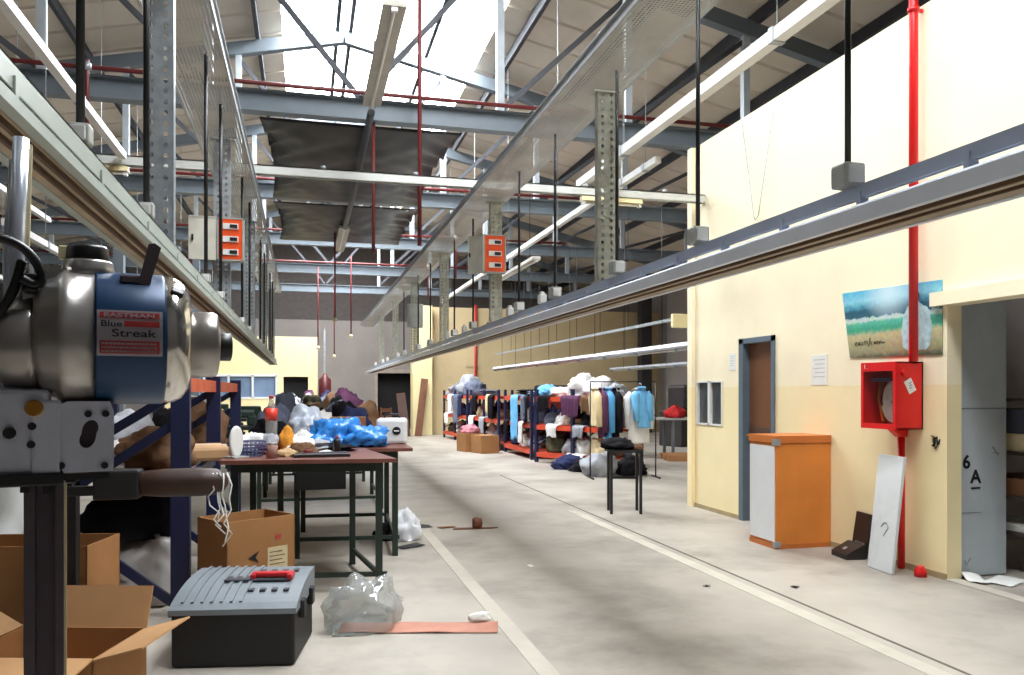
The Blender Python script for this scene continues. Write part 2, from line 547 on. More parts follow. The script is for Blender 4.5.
m = MB().lathe([(0, .012), (.03, .012), (.034, .024), (.055, .026), (.065, .014)], 'X', (PX + 0.0, 8.28, 1.0), 14)
m.build('door_knob', brass, lf)
m = MB()
m.bb(PX - 0.012, PX, 5.30, 6.75, 0, 0.05); m.bb(PX - 0.012, PX, 7.21, 7.70, 0, 0.05); m.bb(PX - 0.012, PX, 8.43, 9.55, 0, 0.05)
struct(m.build('baseboard_right', mat('scuffed_base', (168, 150, 112), 0.7)), 'scuffed strip at the foot of the partition')

# painted aisle lines
m = MB().bb(1.20, 1.31, 2.0, 8.7, 0, 0.003)
struct(m.build('trim_5', stripe), 'faded painted line beside the tables')
m = MB().bb(3.20, 3.32, 2.0, 9.6, 0, 0.003)
struct(m.build('trim_6', stripe), 'faded painted line along the partition side')
m = MB().bb(3.40, 3.42, 2.0, 14.0, 0, 0.003)
struct(m.build('trim_7', joint), 'dark floor joint beside the painted line')

# ------------------------------------------------------------------ roof steel
def truss(y, label):
    t = thing('roof_truss', label, 'roof truss', (0.7, y, 5.0), 0, 'steel roof trusses')
    m = MB()
    m.bb(-10.6, 12.2, -0.09, 0.09, 0.0, 0.02); m.bb(-10.6, 12.2, -0.09, 0.09, 0.25, 0.27); m.bb(-10.6, 12.2, -0.012, 0.012, 0.02, 0.25)
    m.build('bottom_chord', truss_m, t)
    for sgn, xe in ((-1, 10.6), (1, 12.2)):
        m = MB()
        z0 = roof_z(0.7) - 5.0 - 0.30
        m.bar((0, 0, z0), (sgn * xe, 0, z0 - 0.222 * xe), 0.16, 0.22)
        m.build('top_chord', truss_m, t)
    def top(x): return roof_z(0.7) - 5.0 - 0.34 - 0.222 * abs(x)
    for k in range(-5, 7):
        if k == 0: continue
        x = k * 1.85
        MB().bb(x - 0.05, x + 0.05, -0.05, 0.05, 0.27, top(x) - 0.06).build('post', post_m, t)
        x0 = (abs(k) - 1) * 1.85 * (1 if k > 0 else -1)
        MB().bar((x0, 0.03, 0.29), (x, 0.03, top(x) - 0.12), 0.05, 0.07).build('brace', brace_m, t)
    return t
for k, y in enumerate((10.5, 15.1, 19.7, 24.3, 28.9)):
    truss(y, ['grey roof truss carrying the red pipe, over the cross channel', 'second grey roof truss, between the two black plastic sheets',
              'third grey roof truss, behind the second black sheet', 'fourth grey roof truss, well beyond the black sheets',
              'fifth grey roof truss, just beyond the tan rear wall'][k])
ORD = ['first', 'second', 'third', 'fourth', 'fifth', 'sixth', 'seventh', 'eighth', 'ninth', 'tenth']
for sgn, side, n in ((-1, 'beyond the left', 6), (1, 'beyond the right', 8)):
    for k in range(n):
        x = 0.7 + sgn * (0.12 + 1.4 * k)
        z = roof_z(x) - 0.10
        m = MB().bb(-0.035, 0.035, YF + .1, YB - .1, -0.09, 0.09)
        o = m.build('roof_purlin', purl, None, (x, 0, z))
        tag(o, '%s dark steel purlin %s the roof ridge' % (ORD[k], 'down the rack side of' if sgn < 0 else 'down the partition side of'), 'purlin', 'roof purlins')

# fire pipes along the trusses
def pipe(name, pts, r, m, label, cat, group=None):
    return tag(MB().tube(pts, r, 10).build(name, m), label, cat, group)
for k, y in enumerate((10.33, 14.93, 19.53, 24.13)):
    t = thing('sprinkler_pipe', ['red pipe along the top of the first truss chord', 'red pipe along the second truss, behind the cross channel',
              'red pipe along the third truss', 'red pipe along the fourth truss'][k], 'pipe', (0, y, 5.31), 0, 'red pipes on the trusses')
    MB().tube([(-8.5, 0, 0), (6.5, 0, 0)], 0.027, 10).build('pipe', trusspipe, t)
    for x in ((-2.45,) if k < 2 else (-2.5, 3.6)):
        MB().tube([(x, -0.08, 0.05), (x, -0.10, 0.0), (x, -0.10, -1.0)], 0.024, 8).build('dropper', trusspipe, t)
        MB().lathe([(-0.05, .02), (-0.03, .05), (.03, .05), (.06, .02)], 'Z', (x, -0.10, -0.03), 12).build('fitting', galv, t)
pipe('hanging_pipe', [(1.38, 9.92, 7.9), (1.38, 9.92, 3.32)], 0.026, maroon, 'long maroon drop pipe hanging over the aisle by the cross channel', 'pipe')
pipe('hanging_pipe', [(0.86, 10.5, 5.0), (0.86, 10.5, 3.3)], 0.022, trusspipe, 'red drop pipe below the black sheet, beside the maroon one', 'pipe')
for k, (x, y, z0, z1) in enumerate([(0.62, 17.5, 4.9, 3.0), (1.15, 21.0, 5.0, 2.9), (0.35, 23.0, 5.0, 2.7), (0.9, 26.0, 5.0, 2.6)]):
    t = thing('hanging_rod', ['dark drop rod under the long hanging lamp', 'second dark drop rod down the aisle', 'third dark drop rod, toward the yellow room', 'last dark drop rod before the grey wall'][k], 'rod', (x, y, z1), 0, 'dark drop rods over the aisle')
    MB().tube([(0, 0, 0.06), (0, 0, z0 - z1)], 0.018, 8).build('rod', maroon, t)
    MB().lathe([(0, .02), (.02, .05), (.06, .05), (.09, .02)], 'Z', (0, 0, 0), 12).build('end_fitting', creamplastic, t)

# black plastic sheets tied under the roof lights
def tarp(x0, x1, y0, y1, z, seed, label, sag=0.07):
    m = MB()
    nx, ny = 40, 44
    for j in range(ny + 1):
        for i in range(nx + 1):
            u, v = i / nx, j / ny
            x = x0 + (x1 - x0) * u + 0.10 * math.sin(v * PI) * (1 - 2 * u)
            y = y0 + (y1 - y0) * v
            p = Vector((x * 1.6 + seed, y * 0.9, seed))
            env = min(1, v * 5, (1 - v) * 5)
            zz = z - sag * math.sin(v * PI) ** .7 + env * (0.035 * noise.noise(p * 1.3) + 0.018 * noise.noise(p * 3.4))
            e = min(u, 1 - u)
            if e < .2:
                zz += env * (0.2 - e) * 0.5 * abs(math.sin((v * 8 + e * 6) * PI))
            m.v.append(Vector((x, y, zz)))
    for j in range(ny):
        for i in range(nx):
            a = j * (nx + 1) + i
            m.f.append((a, a + 1, a + nx + 2, a + nx + 1)); m.sm.append(True)
    o = m.build('plastic_sheet', tarpm, recalc=False)
    s = o.modifiers.new('t', 'SOLIDIFY'); s.thickness = 0.006
    return tag(o, label, 'plastic sheet')
tarp(-0.56, 2.05, 10.60, 14.95, 4.985, 3.1, 'black plastic sheet slung behind the first truss chord')
tarp(-0.56, 2.15, 15.22, 19.0, 4.985, 8.4, 'smaller-looking black plastic sheet slung beyond the second truss')

# ------------------------------------------------------------------ lighting tracks, trays, slotted uprights
def track(name, label, xl, xr, z0, z1, y0, y1, paint, rail, rx, rz, hooks=(), posts=0.55):
    t = thing(name, label, 'lighting track', (0, 0, 0))
    ins = 0.03
    m = MB()
    m.prism([(xl, z0), (xl + ins, z0), (xl + ins, z0 + .03), (xr - ins, z0 + .03), (xr - ins, z0), (xr, z0), (xr, z1 - .012), (xr - .012, z1), (xl + .012, z1), (xl, z1 - .012)], 'Y', y0, y1)
    m.build('housing', paint, t)
    m = MB()
    w = xr - xl - 2 * ins
    a = xl + ins
    m.prism([(a + .001, z0 + .004), (a + w * .25, z0 + .022), (a + w * .42, z0 + .012), (a + w * .5, z0 + .005), (a + w * .58, z0 + .012), (a + w * .75, z0 + .022), (a + w - .001, z0 + .004), (a + w - .001, z0 + .0299), (a + .001, z0 + .0299)], 'Y', y0 + .02, y1 - .02)
    m.build('reflector', dusty, t)
    for q in (.30, .66):
        MB().bb(a + w * q - .006, a + w * q + .006, y0 + .05, y1 - .05, z0 + .002, z0 + .02).build('slot', mat('slot_brown', (92, 70, 50), .6), t)
    m = MB()
    rw = .028
    z_lo, z_hi = rz
    m.bb(rx - rw / 2, rx - rw / 2 + .005, y0, y1, z_lo, z_hi); m.bb(rx - rw / 2, rx + rw / 2, y0, y1, z_hi - .005, z_hi); m.bb(rx + rw / 2 - .005, rx + rw / 2, y0, y1, z_lo, z_hi)
    m.build('rail', rail, t)
    y = y0 + .35
    while y < min(y1, y0 + 24):
        if z_lo > z1:
            MB().bb(rx - .02, rx + .02, y - .012, y + .012, z1, z_lo + .03).build('rail_bracket', rail, t)
        y += posts
    for yy in hooks:
        m = MB()
        m.box((rx, yy, z_hi + .045), (.07, .09, .09), None, .012)
        m.box((rx, yy, z_hi + .10), (.04, .05, .03), None, .008)
        m.build('socket', whiteplastic, t)
    return t
track('lighting_track', 'long grey lighting track hung beside the cream partition', 2.10, 2.37, 2.165, 2.24, 0.8, 29.0, trackpaint, railpaint, 2.20, (2.288, 2.345),
      hooks=(7.35, 8.6, 11.2, 12.6, 14.6, 15.9, 18.2, 19.6, 22.2, 23.5, 26.0))
track('lighting_track', 'long pale lighting track over the silver cloth cutter', -0.80, -0.62, 2.125, 2.168, 0.9, 19.6, leftpaint, leftpaint, -0.655, (2.188, 2.25), posts=0.8)

def hung_track(x, z, y0, y1, label, n):
    t = thing('lamp_row', label, 'lighting track', (x, y0, z))
    L_ = y1 - y0
    m = MB().prism([(-.06, .0), (.06, 0), (.09, .03), (.05, .09), (-.05, .09), (-.09, .03)], 'Y', 0, L_)
    m.build('housing', trackpaint, t)
    for k in range(n):
        a = L_ * k / n
        m = MB().tube([(0, a + .06, -.02), (0, a + L_ / n - .06, -.02)], .02, 10)
        m.build('lamp_tube', tubeglass, t)
        MB().bb(-.05, .05, a + L_ / n - .05, a + L_ / n + .02, -.05, .10).build('end_clip', galv, t)
        m = MB()
        m.tube([(-.07, a + .4, .05), (-.07, a + .4, 2.6)], .006, 5)
        m.build('hanger_wire', black, t)
    return t
hung_track(6.0, 2.22, 10.6, 25.4, 'row of white lamp tubes hung above the racked clothes', 9)
hung_track(10.3, 2.25, 13.0, 26.0, 'dimmer row of lamp tubes over the long grey table', 8)
t = thing('conduit_rail', 'thin grey rail hung above the white lamp tubes', 'conduit', (6.0, 12.3, 2.72))
MB().bb(-.025, .025, 0, 13, -.025, .025).build('rail', galv, t)
for k in range(8):
    MB().tube([(0, .5 + k * 1.5, .02), (0, .5 + k * 1.5, 2.28)], .006, 5).build('hanger_wire', black, t)
m = MB().bb(-.22, .22, -.04, .04, -.11, .11, .015)
o = m.build('hanging_box', creamplastic, None, (5.90, 11.75, 2.64)); tag(o, 'cream box at the end of the thin hung rail', 'box')

# trays
def tray(xa, xb, y0, y1, z, label):
    t = thing('cable_tray', label, 'cable tray', ((xa + xb) / 2, y0, z))
    h = (xb - xa) / 2
    MB().bb(-h, h, 0, y1 - y0, 0, .004).build('tray_sheet', traymesh, t)
    for s_ in (-1, 1):
        m = MB()
        m.bb(s_ * h - .004, s_ * h + .004, 0, y1 - y0, 0, .07); m.bb(s_ * h - .02, s_ * h + .02, 0, y1 - y0, .066, .072)
        m.build('flange', post_m, t)
    return t
tray(1.93, 2.40, 1.0, 29.0, 3.84, 'perforated cable tray running above the track beside the partition')
tray(-0.97, -0.55, 1.0, 19.6, 3.84, 'perforated cable tray running above the track over the cutter')

def slotted(h, w=0.142, dp=0.07):
    """Web with rows of octagonal holes and two slotted side flanges."""
    m = MB()
    pitch, r = 0.056, 0.0125
    rows = int(h / pitch)
    cols = 2
    cw = w / cols
    ch = h / rows
    th = 0.004
    for i in range(cols):
        for j in range(rows):
            cx, cz = -w / 2 + (i + .5) * cw, (j + .5) * ch
            hx, hz = cw / 2, ch / 2
            out = [(-hx, -hz), (0, -hz), (hx, -hz), (hx, 0), (hx, hz), (0, hz), (-hx, hz), (-hx, 0)]
            inn = [(r * math.cos(R(225 + 45 * k)), r * 1.25 * math.sin(R(225 + 45 * k))) for k in range(8)]
            vs = [(cx + a, 0, cz + b) for a, b in out] + [(cx + a, 0, cz + b) for a, b in inn] + [(cx + a, th, cz + b) for a, b in inn]
            fs = [(k, (k + 1) % 8, 8 + (k + 1) % 8, 8 + k) for k in range(8)] + [(8 + k, 8 + (k + 1) % 8, 16 + (k + 1) % 8, 16 + k) for k in range(8)]
            m.add(vs, fs)
    fl = MB()
    for s_ in (-1, 1):
        fl.bb(s_ * w / 2 - .003, s_ * w / 2 + .003, 0, dp, 0, h)
        fl.bb(s_ * w / 2 - (.025 if s_ > 0 else 0), s_ * w / 2 + (.025 if s_ < 0 else 0), dp - .004, dp, 0, h)
    return m, fl
def uprights(x, ys, z0, z1, mt, side):
    h = z1 - z0
    proto = None
    for k, y in enumerate(ys):
        lab = '%s slotted steel upright from track to tray, %s' % (ORD[k], side)
        if proto is None:
            proto = thing('slotted_upright', lab, 'upright', (x, y, z0), 0, 'slotted uprights between track and tray ' + side)
            a, b = slotted(h)
            a.build('web', mt, proto, recalc=False)
            b.build('flange', mt, proto)
            MB().bb(-.11, .11, -.01, .09, h - .012, h).build('top_plate', mt, proto)
            MB().bb(-.10, .10, -.01, .09, 0, .012).build('foot_plate', mt, proto)
        else:
            c = copy_tree(proto)
            c.location = (x, y, z0)
            c['label'] = lab
uprights(2.27, (5.83, 9.55, 13.3, 17.1, 20.8, 24.6), 2.345, 3.838, galvw, 'beside the partition')
uprights(-0.74, (4.5, 7.8, 11.5, 15.2, 18.9), 2.253, 3.838, galv, 'over the cutter')

def hanger(x, ys, z0, z1, side, box, bs=1.0):
    proto = None
    for k, y in enumerate(ys):
        lab = '%s black suspension rod from track to tray, %s' % (ORD[k] if k < 10 else 'later', side)
        if proto is None:
            proto = thing('suspension_rod', lab, 'rod', (x, y, z0), 0, 'black suspension rods ' + side)
            MB().tube([(0, 0, .10 * bs), (0, 0, z1 - z0)], .013, 8).build('rod', black, proto)
            if box:
                m = MB().box((0, 0, .055 * bs), (.10 * bs, .10 * bs, .10 * bs), None, .012 * bs)
                j = m.build('junction_box', greybox, proto)
                m = MB().box((0, -.053 * bs, .055 * bs), (.07 * bs, .01, .07 * bs), None, .003)
                m.build('box_lid', whiteplastic, j)
        else:
            c = copy_tree(proto)
            c.location = (x, y, z0)
            c['label'] = lab
hanger(2.20, (2.89, 4.21, 5.45, 6.94, 8.2, 10.6, 12.0, 14.4, 16.0, 18.4), 2.347, 3.84, 'beside the partition', True)
hanger(-0.665, (2.70, 3.75, 5.9, 6.9, 9.2, 10.4, 12.9, 14.1, 16.4, 17.6), 2.252, 3.84, 'over the cutter', True, .62)

# power boxes with orange socket plates
def power_box(x, y, z, label, sc=1.0, door=-115):
    t = thing('power_box', label, 'electrical box', (x, y, z))
    W, H, D = .23 * sc, .39 * sc, .12
    m = MB()
    m.bb(-W / 2, W / 2, 0.02, D, 0, H); m.bb(-W / 2, -W / 2 + .012, 0, .02, 0, H); m.bb(W / 2 - .012, W / 2, 0, .02, 0, H)
    m.bb(-W / 2, W / 2, 0, .02, 0, .012); m.bb(-W / 2, W / 2, 0, .02, H - .012, H)
    m.build('enclosure', greybox, t)
    p = MB().bb(-W / 2 + .014, W / 2 - .014, .004, .02, .014, H - .014).build('socket_plate', orange, t)
    for k in range(3):
        zz = H * (.2 + .3 * k)
        m = MB()
        m.bb(-W * .28, W * .30, -.008, .004, zz - .026 * sc, zz + .026 * sc)
        s_ = m.build('socket', whiteplastic, p)
        m = MB()
        m.bb(-W * .02, W * .26, -.013, -.008, zz - .016 * sc, zz + .016 * sc)
        m.build('switch_slot', ink, s_)
    m = MB()
    m.bb(-W, 0, -.006, .006, 0, H)
    m.bb(-W, -W + .012, -.012, .02, 0, H); m.bb(-W, 0, -.012, .02, 0, .01); m.bb(-W, 0, -.012, .02, H - .01, H)
    dd = m.build('door', mat('pale_door', (196, 194, 180), 0.5), t, (-W / 2 - .008, 0.0, 0), (0, 0, R(door)))
    MB().box((-W * .85, -.016, H * .5), (.015, .02, .05), None, .003).build('latch', black, dd)
    return t
power_box(-0.655, 7.66, 2.69, 'grey power box with orange socket plate, door wide open, over the cutter', 1.0, 6)
power_box(2.22, 9.40, 2.94, 'grey power box with orange socket plate on the upright toward the partition', 1.18, -60)
m = MB(); m.bb(-.16, .16, 0, .14, 0, .5, .01); m.bb(-.13, .13, -.012, 0, .04, .46); m.bb(.08, .10, -.03, -.012, .22, .30)
tag(m.build('mounted_cabinet', greybox, None, (2.27, 16.93, 2.87)), 'plain grey cabinet on an upright far along the aisle', 'electrical box')

# cross channel resting on the trays, lamps and conduits
t = thing('cross_channel', 'pale steel channel crossing over both cable trays', 'channel', (0, 9.3, 3.915))
m = MB(); m.bb(-4.2, 4.94, -.05, .05, .085, .10); m.bb(-4.2, 4.94, -.05, -.04, 0, .10); m.bb(-4.2, 4.94, .04, .05, 0, .10)
m.build('channel', mat('channel_paint', (206, 208, 202), 0.45, 0.1, var=0.06), t)
for k in range(9):
    MB().tube([(-4 + k * 1.05, 0, .1), (-4 + k * 1.05, 0, .14)], .03, 8).build('bolt', galv, t)
def batten(loc, rz, L_, m_, label, hang=0.0, w=.10):
    t = thing('hanging_lamp', label, 'lamp', loc, rz)
    MB().prism([(-w / 2, .03), (w / 2, .03), (w / 2 - .012, .085), (-w / 2 + .012, .085)], 'X', -L_ / 2, L_ / 2).build('casing', m_, t)
    MB().tube([(-L_ / 2 + .04, 0, .012), (L_ / 2 - .04, 0, .012)], .017, 10).build('lamp_tube', tubeglass, t)
    for s_ in (-1, 1):
        MB().bb(s_ * (L_ / 2 - .03) - .02, s_ * (L_ / 2 - .03) + .02, -.03, .03, -.012, .03).build('lamp_holder', whiteplastic, t)
        if hang:
            MB().tube([(s_ * L_ * .35, 0, .085), (s_ * L_ * .35, 0, hang)], .006, 5).build('hanger_wire', black, t)
    return t
batten((3.68, 9.3, 3.82), 0, .80, creamplastic, 'cream lamp fixed under the pale cross channel by the partition')
batten((-2.1, 9.3, 3.82), 0, .55, creamplastic, 'cream lamp under the cross channel on the cutter side')
batten((0.78, 8.5, 4.93), PI / 2, 2.6, mat('dusty_batten', (176, 170, 158), 0.5), 'long dusty lamp batten over the aisle, before the first truss', 3.3, .22)
batten((0.78, 18.0, 4.80), PI / 2, 2.8, mat('dusty_batten', (176, 170, 158), 0.5), 'long dusty lamp batten under the second black sheet', 0.1, .22)
pipe('conduit', [(0.78, 9.85, 4.90), (0.74, 13.0, 4.62), (0.78, 16.5, 4.82)], .045, brace_m, 'dark conduit below the black sheet, joining two long battens', 'conduit')
def square_conduit(x, z, y0, y1, label, w=.07):
    t = thing('conduit_run', label, 'conduit', (x, y0, z))
    MB().bb(-w / 2, w / 2, 0, y1 - y0, -w / 2, w / 2).build('conduit', mat('white_conduit', (222, 222, 218), 0.4, var=0.05), t)
    n = max(2, int((y1 - y0) / 2.5))
    for k in range(n):
        a = (k + .5) * (y1 - y0) / n
        MB().tube([(0, a, w / 2), (0, a, roof_z(x) - z - .02)], .006, 5).build('hanger_wire', galv, t)
        MB().bb(-w * .6, w * .6, a - .03, a + .03, -w * .6, w * .6).build('clip', galv, t)
    return t
square_conduit(-1.86, 3.99, 2.5, 9.2, 'white square conduit over the cutter side, ending at the cross channel')
square_conduit(3.58, 4.29, 4.0, 10.2, 'thick white conduit beside the partition, above the cross channel', .10)
square_conduit(3.66, 3.99, 7.9, 9.2, 'short white conduit piece under the thick one')
square_conduit(3.66, 4.00, 9.9, 22.0, 'long thin white conduit beyond the cross channel')
batten((3.85, 14.6, 3.75), PI / 2, 2.8, whiteplastic, 'white lamp batten beside the long thin conduit', 2.0, .16)
square_conduit(-3.9, 4.20, 2.5, 14.0, 'white conduit high behind the chrome tube')
square_conduit(-5.4, 3.6, 4.5, 18.0, 'lower white conduit far behind the chrome tube')
square_conduit(-2.9, 3.2, 9.0, 22.0, 'white conduit over the rack aisle')
for k, (x, y) in enumerate(((-4.3, 12.0), (-3.4, 16.5), (-5.6, 21.5), (-2.6, 21.0))):
    t = thing('steel_post', ['grey steel post behind the chrome tube', 'second grey post behind the cutter', 'third grey post deep behind the cutter', 'fourth grey post deep in the hall'][k], 'post', (x, y, 0), 0, 'grey posts behind the cutter')
    MB().bb(-.09, .09, -.09, .09, .012, 4.98).build('shaft', truss_m, t)
    MB().bb(-.16, .16, -.16, .16, 0, .012).build('base_plate', truss_m, t)
# thin wires on the partition face
t = thing('cable_loop', 'two thin wires hanging in a V on the cream partition', 'wire', (4.93, 8.03, 3.46))
m = MB().tube([(-0.01, .30, 1.15), (-.01, .05, .02), (-.01, .02, -.02)], .005, 5).build('wire', galv, t)
m = MB().tube([(-0.01, -.35, 1.12), (-.01, -.04, .02), (-.01, .02, -.02)], .005, 5).build('wire', galv, t)

# ------------------------------------------------------------------ things along the partition
# landscape print
def print_mat():
    m = bpy.data.materials.new('landscape_print')
    m.use_nodes = True
    N, L = m.node_tree.nodes, m.node_tree.links
    b = N['Principled BSDF']; b.inputs['Roughness'].default_value = 0.35
    tc = N.new('ShaderNodeTexCoord')
    sx = N.new('ShaderNodeSeparateXYZ'); L.new(tc.outputs['Object'], sx.inputs[0])
    nz = N.new('ShaderNodeTexNoise'); nz.inputs['Scale'].default_value = 22; nz.inputs['Detail'].default_value = 8
    L.new(tc.outputs['Object'], nz.inputs['Vector'])
    ma = N.new('ShaderNodeMath'); ma.operation = 'MULTIPLY_ADD'
    L.new(nz.outputs['Fac'], ma.inputs[0]); ma.inputs[1].default_value = 0.07; L.new(sx.outputs['Z'], ma.inputs[2])
    mr = N.new('ShaderNodeMapRange'); mr.inputs[1].default_value = 0.05; mr.inputs[2].default_value = 0.65
    L.new(ma.outputs[0], mr.inputs[0])
    rp = N.new('ShaderNodeValToRGB'); e = rp.color_ramp.elements
    stops = [(0, (86, 96, 74)), (.06, (150, 146, 112)), (.34, (196, 186, 142)), (.38, (110, 176, 140)), (.42, (64, 160, 128)), (.52, (92, 186, 158)), (.555, (196, 216, 204)), (.59, (186, 206, 200)), (.61, (52, 100, 116)), (.70, (40, 92, 112)), (.78, (84, 156, 178)), (.86, (140, 206, 224)), (1, (96, 186, 218))]
    e[0].position, e[0].color = 0, rgb(*stops[0][1]); e[1].position, e[1].color = 1, rgb(*stops[-1][1])
    for p, c in stops[1:-1]:
        x = e.new(p); x.color = rgb(*c)
    L.new(mr.outputs[0], rp.inputs['Fac'])
    n2 = N.new('ShaderNodeTexNoise'); n2.inputs['Scale'].default_value = 30; n2.inputs['Detail'].default_value = 5
    L.new(tc.outputs['Object'], n2.inputs['Vector'])
    mx = N.new('ShaderNodeMix'); mx.data_type = 'RGBA'; mx.blend_type = 'OVERLAY'; mx.inputs[0].default_value = .5
    L.new(rp.outputs['Color'], mx.inputs[6]); L.new(n2.outputs['Color'], mx.inputs[7])
    sc_ = N.new('ShaderNodeVectorMath'); sc_.operation = 'MULTIPLY'; sc_.inputs[1].default_value = (0, 1, 1.5); L.new(tc.outputs['Object'], sc_.inputs[0])
    ds = N.new('ShaderNodeVectorMath'); ds.operation = 'DISTANCE'; L.new(sc_.outputs[0], ds.inputs[0]); ds.inputs[1].default_value = (0, .02, .84)
    m2 = N.new('ShaderNodeMapRange'); m2.inputs[1].default_value = .05; m2.inputs[2].default_value = .34; m2.inputs[3].default_value = .92; m2.inputs[4].default_value = 0.0
    L.new(ds.outputs['Value'], m2.inputs[0])
    m3 = N.new('ShaderNodeMix'); m3.data_type = 'RGBA'; L.new(m2.outputs[0], m3.inputs[0]); L.new(mx.outputs[2], m3.inputs[6]); m3.inputs[7].default_value = rgb(206, 234, 242)
    L.new(m3.outputs[2], b.inputs['Base Color'])
    return m
t = thing('landscape_poster', 'landscape poster of green fields taped above the red hose cabinet', 'poster', (4.946, 5.93, 1.80))
def ypoly(name, pts, mt, parent, x0, x1):
    return MB().prism(pts, 'X', x0, x1).build(name, mt, parent)
ypoly('sheet', [(.64, .635), (.53, .02), (-.59, 0), (-.59, .60)], print_mat(), t, -.006, 0)
robe = mat('print_white_robe', (176, 208, 212), 0.4, var=0.22, scale=22)
fg = ypoly('printed_figure', [(-.38, .42), (-.33, .46), (-.26, .46), (-.21, .42), (-.165, .34), (-.14, .22), (-.16, .08), (-.22, .05), (-.42, .05), (-.46, .08), (-.49, .22), (-.465, .34), (-.43, .40)], robe, t, -.009, -.0061)
ypoly('printed_hair', [(-.29, .565), (-.26, .55), (-.245, .51), (-.25, .455), (-.34, .455), (-.35, .51), (-.33, .55)], mat('print_dark', (50, 62, 66), .5), fg, -.0105, -.0091)
# handwritten caption strokes
def strokes(mb, pts, x, w):
    for a, b in zip(pts[:-1], pts[1:]):
        mb.bar((x, a[0], a[1]), (x, b[0], b[1]), w, .002)
m = MB()
cap = [[(.46, .155), (.43, .16), (.45, .135), (.42, .13)], [(.41, .13), (.40, .155), (.385, .13)], [(.375, .155), (.37, .13), (.35, .13), (.345, .155)], [(.335, .16), (.30, .165)], [(.32, .162), (.315, .13)], [(.29, .165), (.285, .13)], [(.25, .19), (.27, .11)], [(.24, .155), (.235, .13), (.215, .13)], [(.20, .155), (.19, .13), (.175, .15)], [(.17, .155), (.15, .155), (.165, .13), (.145, .13)], [(.135, .155), (.13, .13), (.115, .155)], [(.11, .14), (.06, .142)]]
for c in cap: strokes(m, c, -.008, .008)
m.build('caption', ink, t)

# red riser pipe and hose cabinet
t = thing('riser_pipe', 'bright red riser pipe running up the cream wall beside the poster', 'pipe', (4.86, 5.56, 1.752))
MB().tube([(0, 0, 0), (0, 0, 5.2)], .036, 16).build('pipe', firered, t)
for z in (1.4, 2.9):
    m = MB().lathe([(-.02, .038), (-.02, .046), (.02, .046), (.02, .038)], 'Z', (0, 0, z), 16); m.bb(.03, .088, -.012, .012, z - .012, z + .012)
    m.build('pipe_clip', firered, t)
t = thing('hose_cabinet', 'red fire hose cabinet with a glass front, hung on the cream wall', 'fire hose cabinet', (4.69, 5.55, 1.19))
m = MB()
D, Wd, H = .255, .42, .56
m.bb(0, D, 0, .012, 0, H); m.bb(0, D, Wd - .012, Wd, 0, H); m.bb(0, D, 0, Wd, 0, .012); m.bb(0, D, 0, Wd, H - .012, H); m.bb(D - .012, D, 0, Wd, 0, H)
m.build('body', firered, t)
m = MB()
for y0, y1, z0, z1 in ((0, .03, 0, H), (Wd - .03, Wd, 0, H), (.03, Wd - .03, 0, .045), (.03, Wd - .03, H - .075, H)):
    m.bb(-.014, .002, y0, y1, z0, z1)
dr = m.build('door', firered, t)
MB().bb(-.008, -.005, .03, Wd - .03, .045, H - .075).build('glass', panes, dr)
m = MB().bb(-.022, -.014, Wd * .5 - .03, Wd * .5 + .01, H - .055, H - .03)
m = MB()
for c in ([(.37, .545), (.37, .51)], [(.345, .51), (.335, .51)]):
    strokes(m, c, -.015, .006)
m.build('lettering', paper, dr)
# hose coil: spiral
m = MB()
pts = []
for k in range(150):
    g = k / 150 * 6 * 2 * PI
    r = .03 + .115 * k / 150
    pts.append((.12, .165 + r * math.cos(g), .235 + r * 1.25 * math.sin(g)))
m.tube(pts, .016, 6)
hs = m.build('hose', hosem, t)
MB().tube([(.12, .30, .06), (.10, .335, .25), (.12, .32, .42)], [.016, .012, .018], 10).build('nozzle', brass, hs)
MB().bb(.06, .18, .03, .39, .40, .43).build('hose_rack', mat('hose_bar', (70, 66, 90), .5), t)
MB().tube([(.06, .0, .47), (.06, -.03, .47)], .025, 14).build('lock_cylinder', firered, t)
m = MB().box((.125, -.004, .36), (.075, .004, .115), (0, R(-28), 0)); tg = m.build('paper_tag', paper, t)
m = MB()
for k in range(3): m.box((.122 + .004 * k, -.0075, .385 - .02 * k), (.03, .002, .005), (0, R(-28), 0))
m.build('tag_writing', mat('blue_ink', (70, 80, 150), .6), tg)
m = MB().prism([(.08, 0), (.24, 0), (.23, -.07), (.17, -.07)], 'Y', .15, .22); m.tube([(.20, .185, -.06), (.20, .185, -1.18)], .03, 14)
m.build('feed_pipe', firered, t)

# white board leaning below the cabinet
t = thing('leaning_board', 'scuffed white board leaning on the wall under the red cabinet', 'board', (4.66, 5.56, 0), 0)
m = MB().box((0, .17, .485), (.028, .34, .97), None, .004)
bd = m.build('panel', boardwhite, t, (0, 0, 0.002), (0, R(6.5), R(-6)))
m = MB()
hp = [(.20, .36), (.17, .40), (.13, .41), (.10, .37), (.13, .33), (.155, .29)]
strokes(m, hp, -.0165, .008)
m.build('scrawl', mat('scratch_grey', (150, 156, 158), .6), bd)
m = MB(); m.lathe([(0, .05), (.05, .048), (.07, .03), (.085, .03)], 'Z', (0, 0, 0), 14)
tag(m.build('red_bung', firered, None, (4.85, 5.47, 0)), 'small red cap on the floor beside the leaning white board', 'cap')

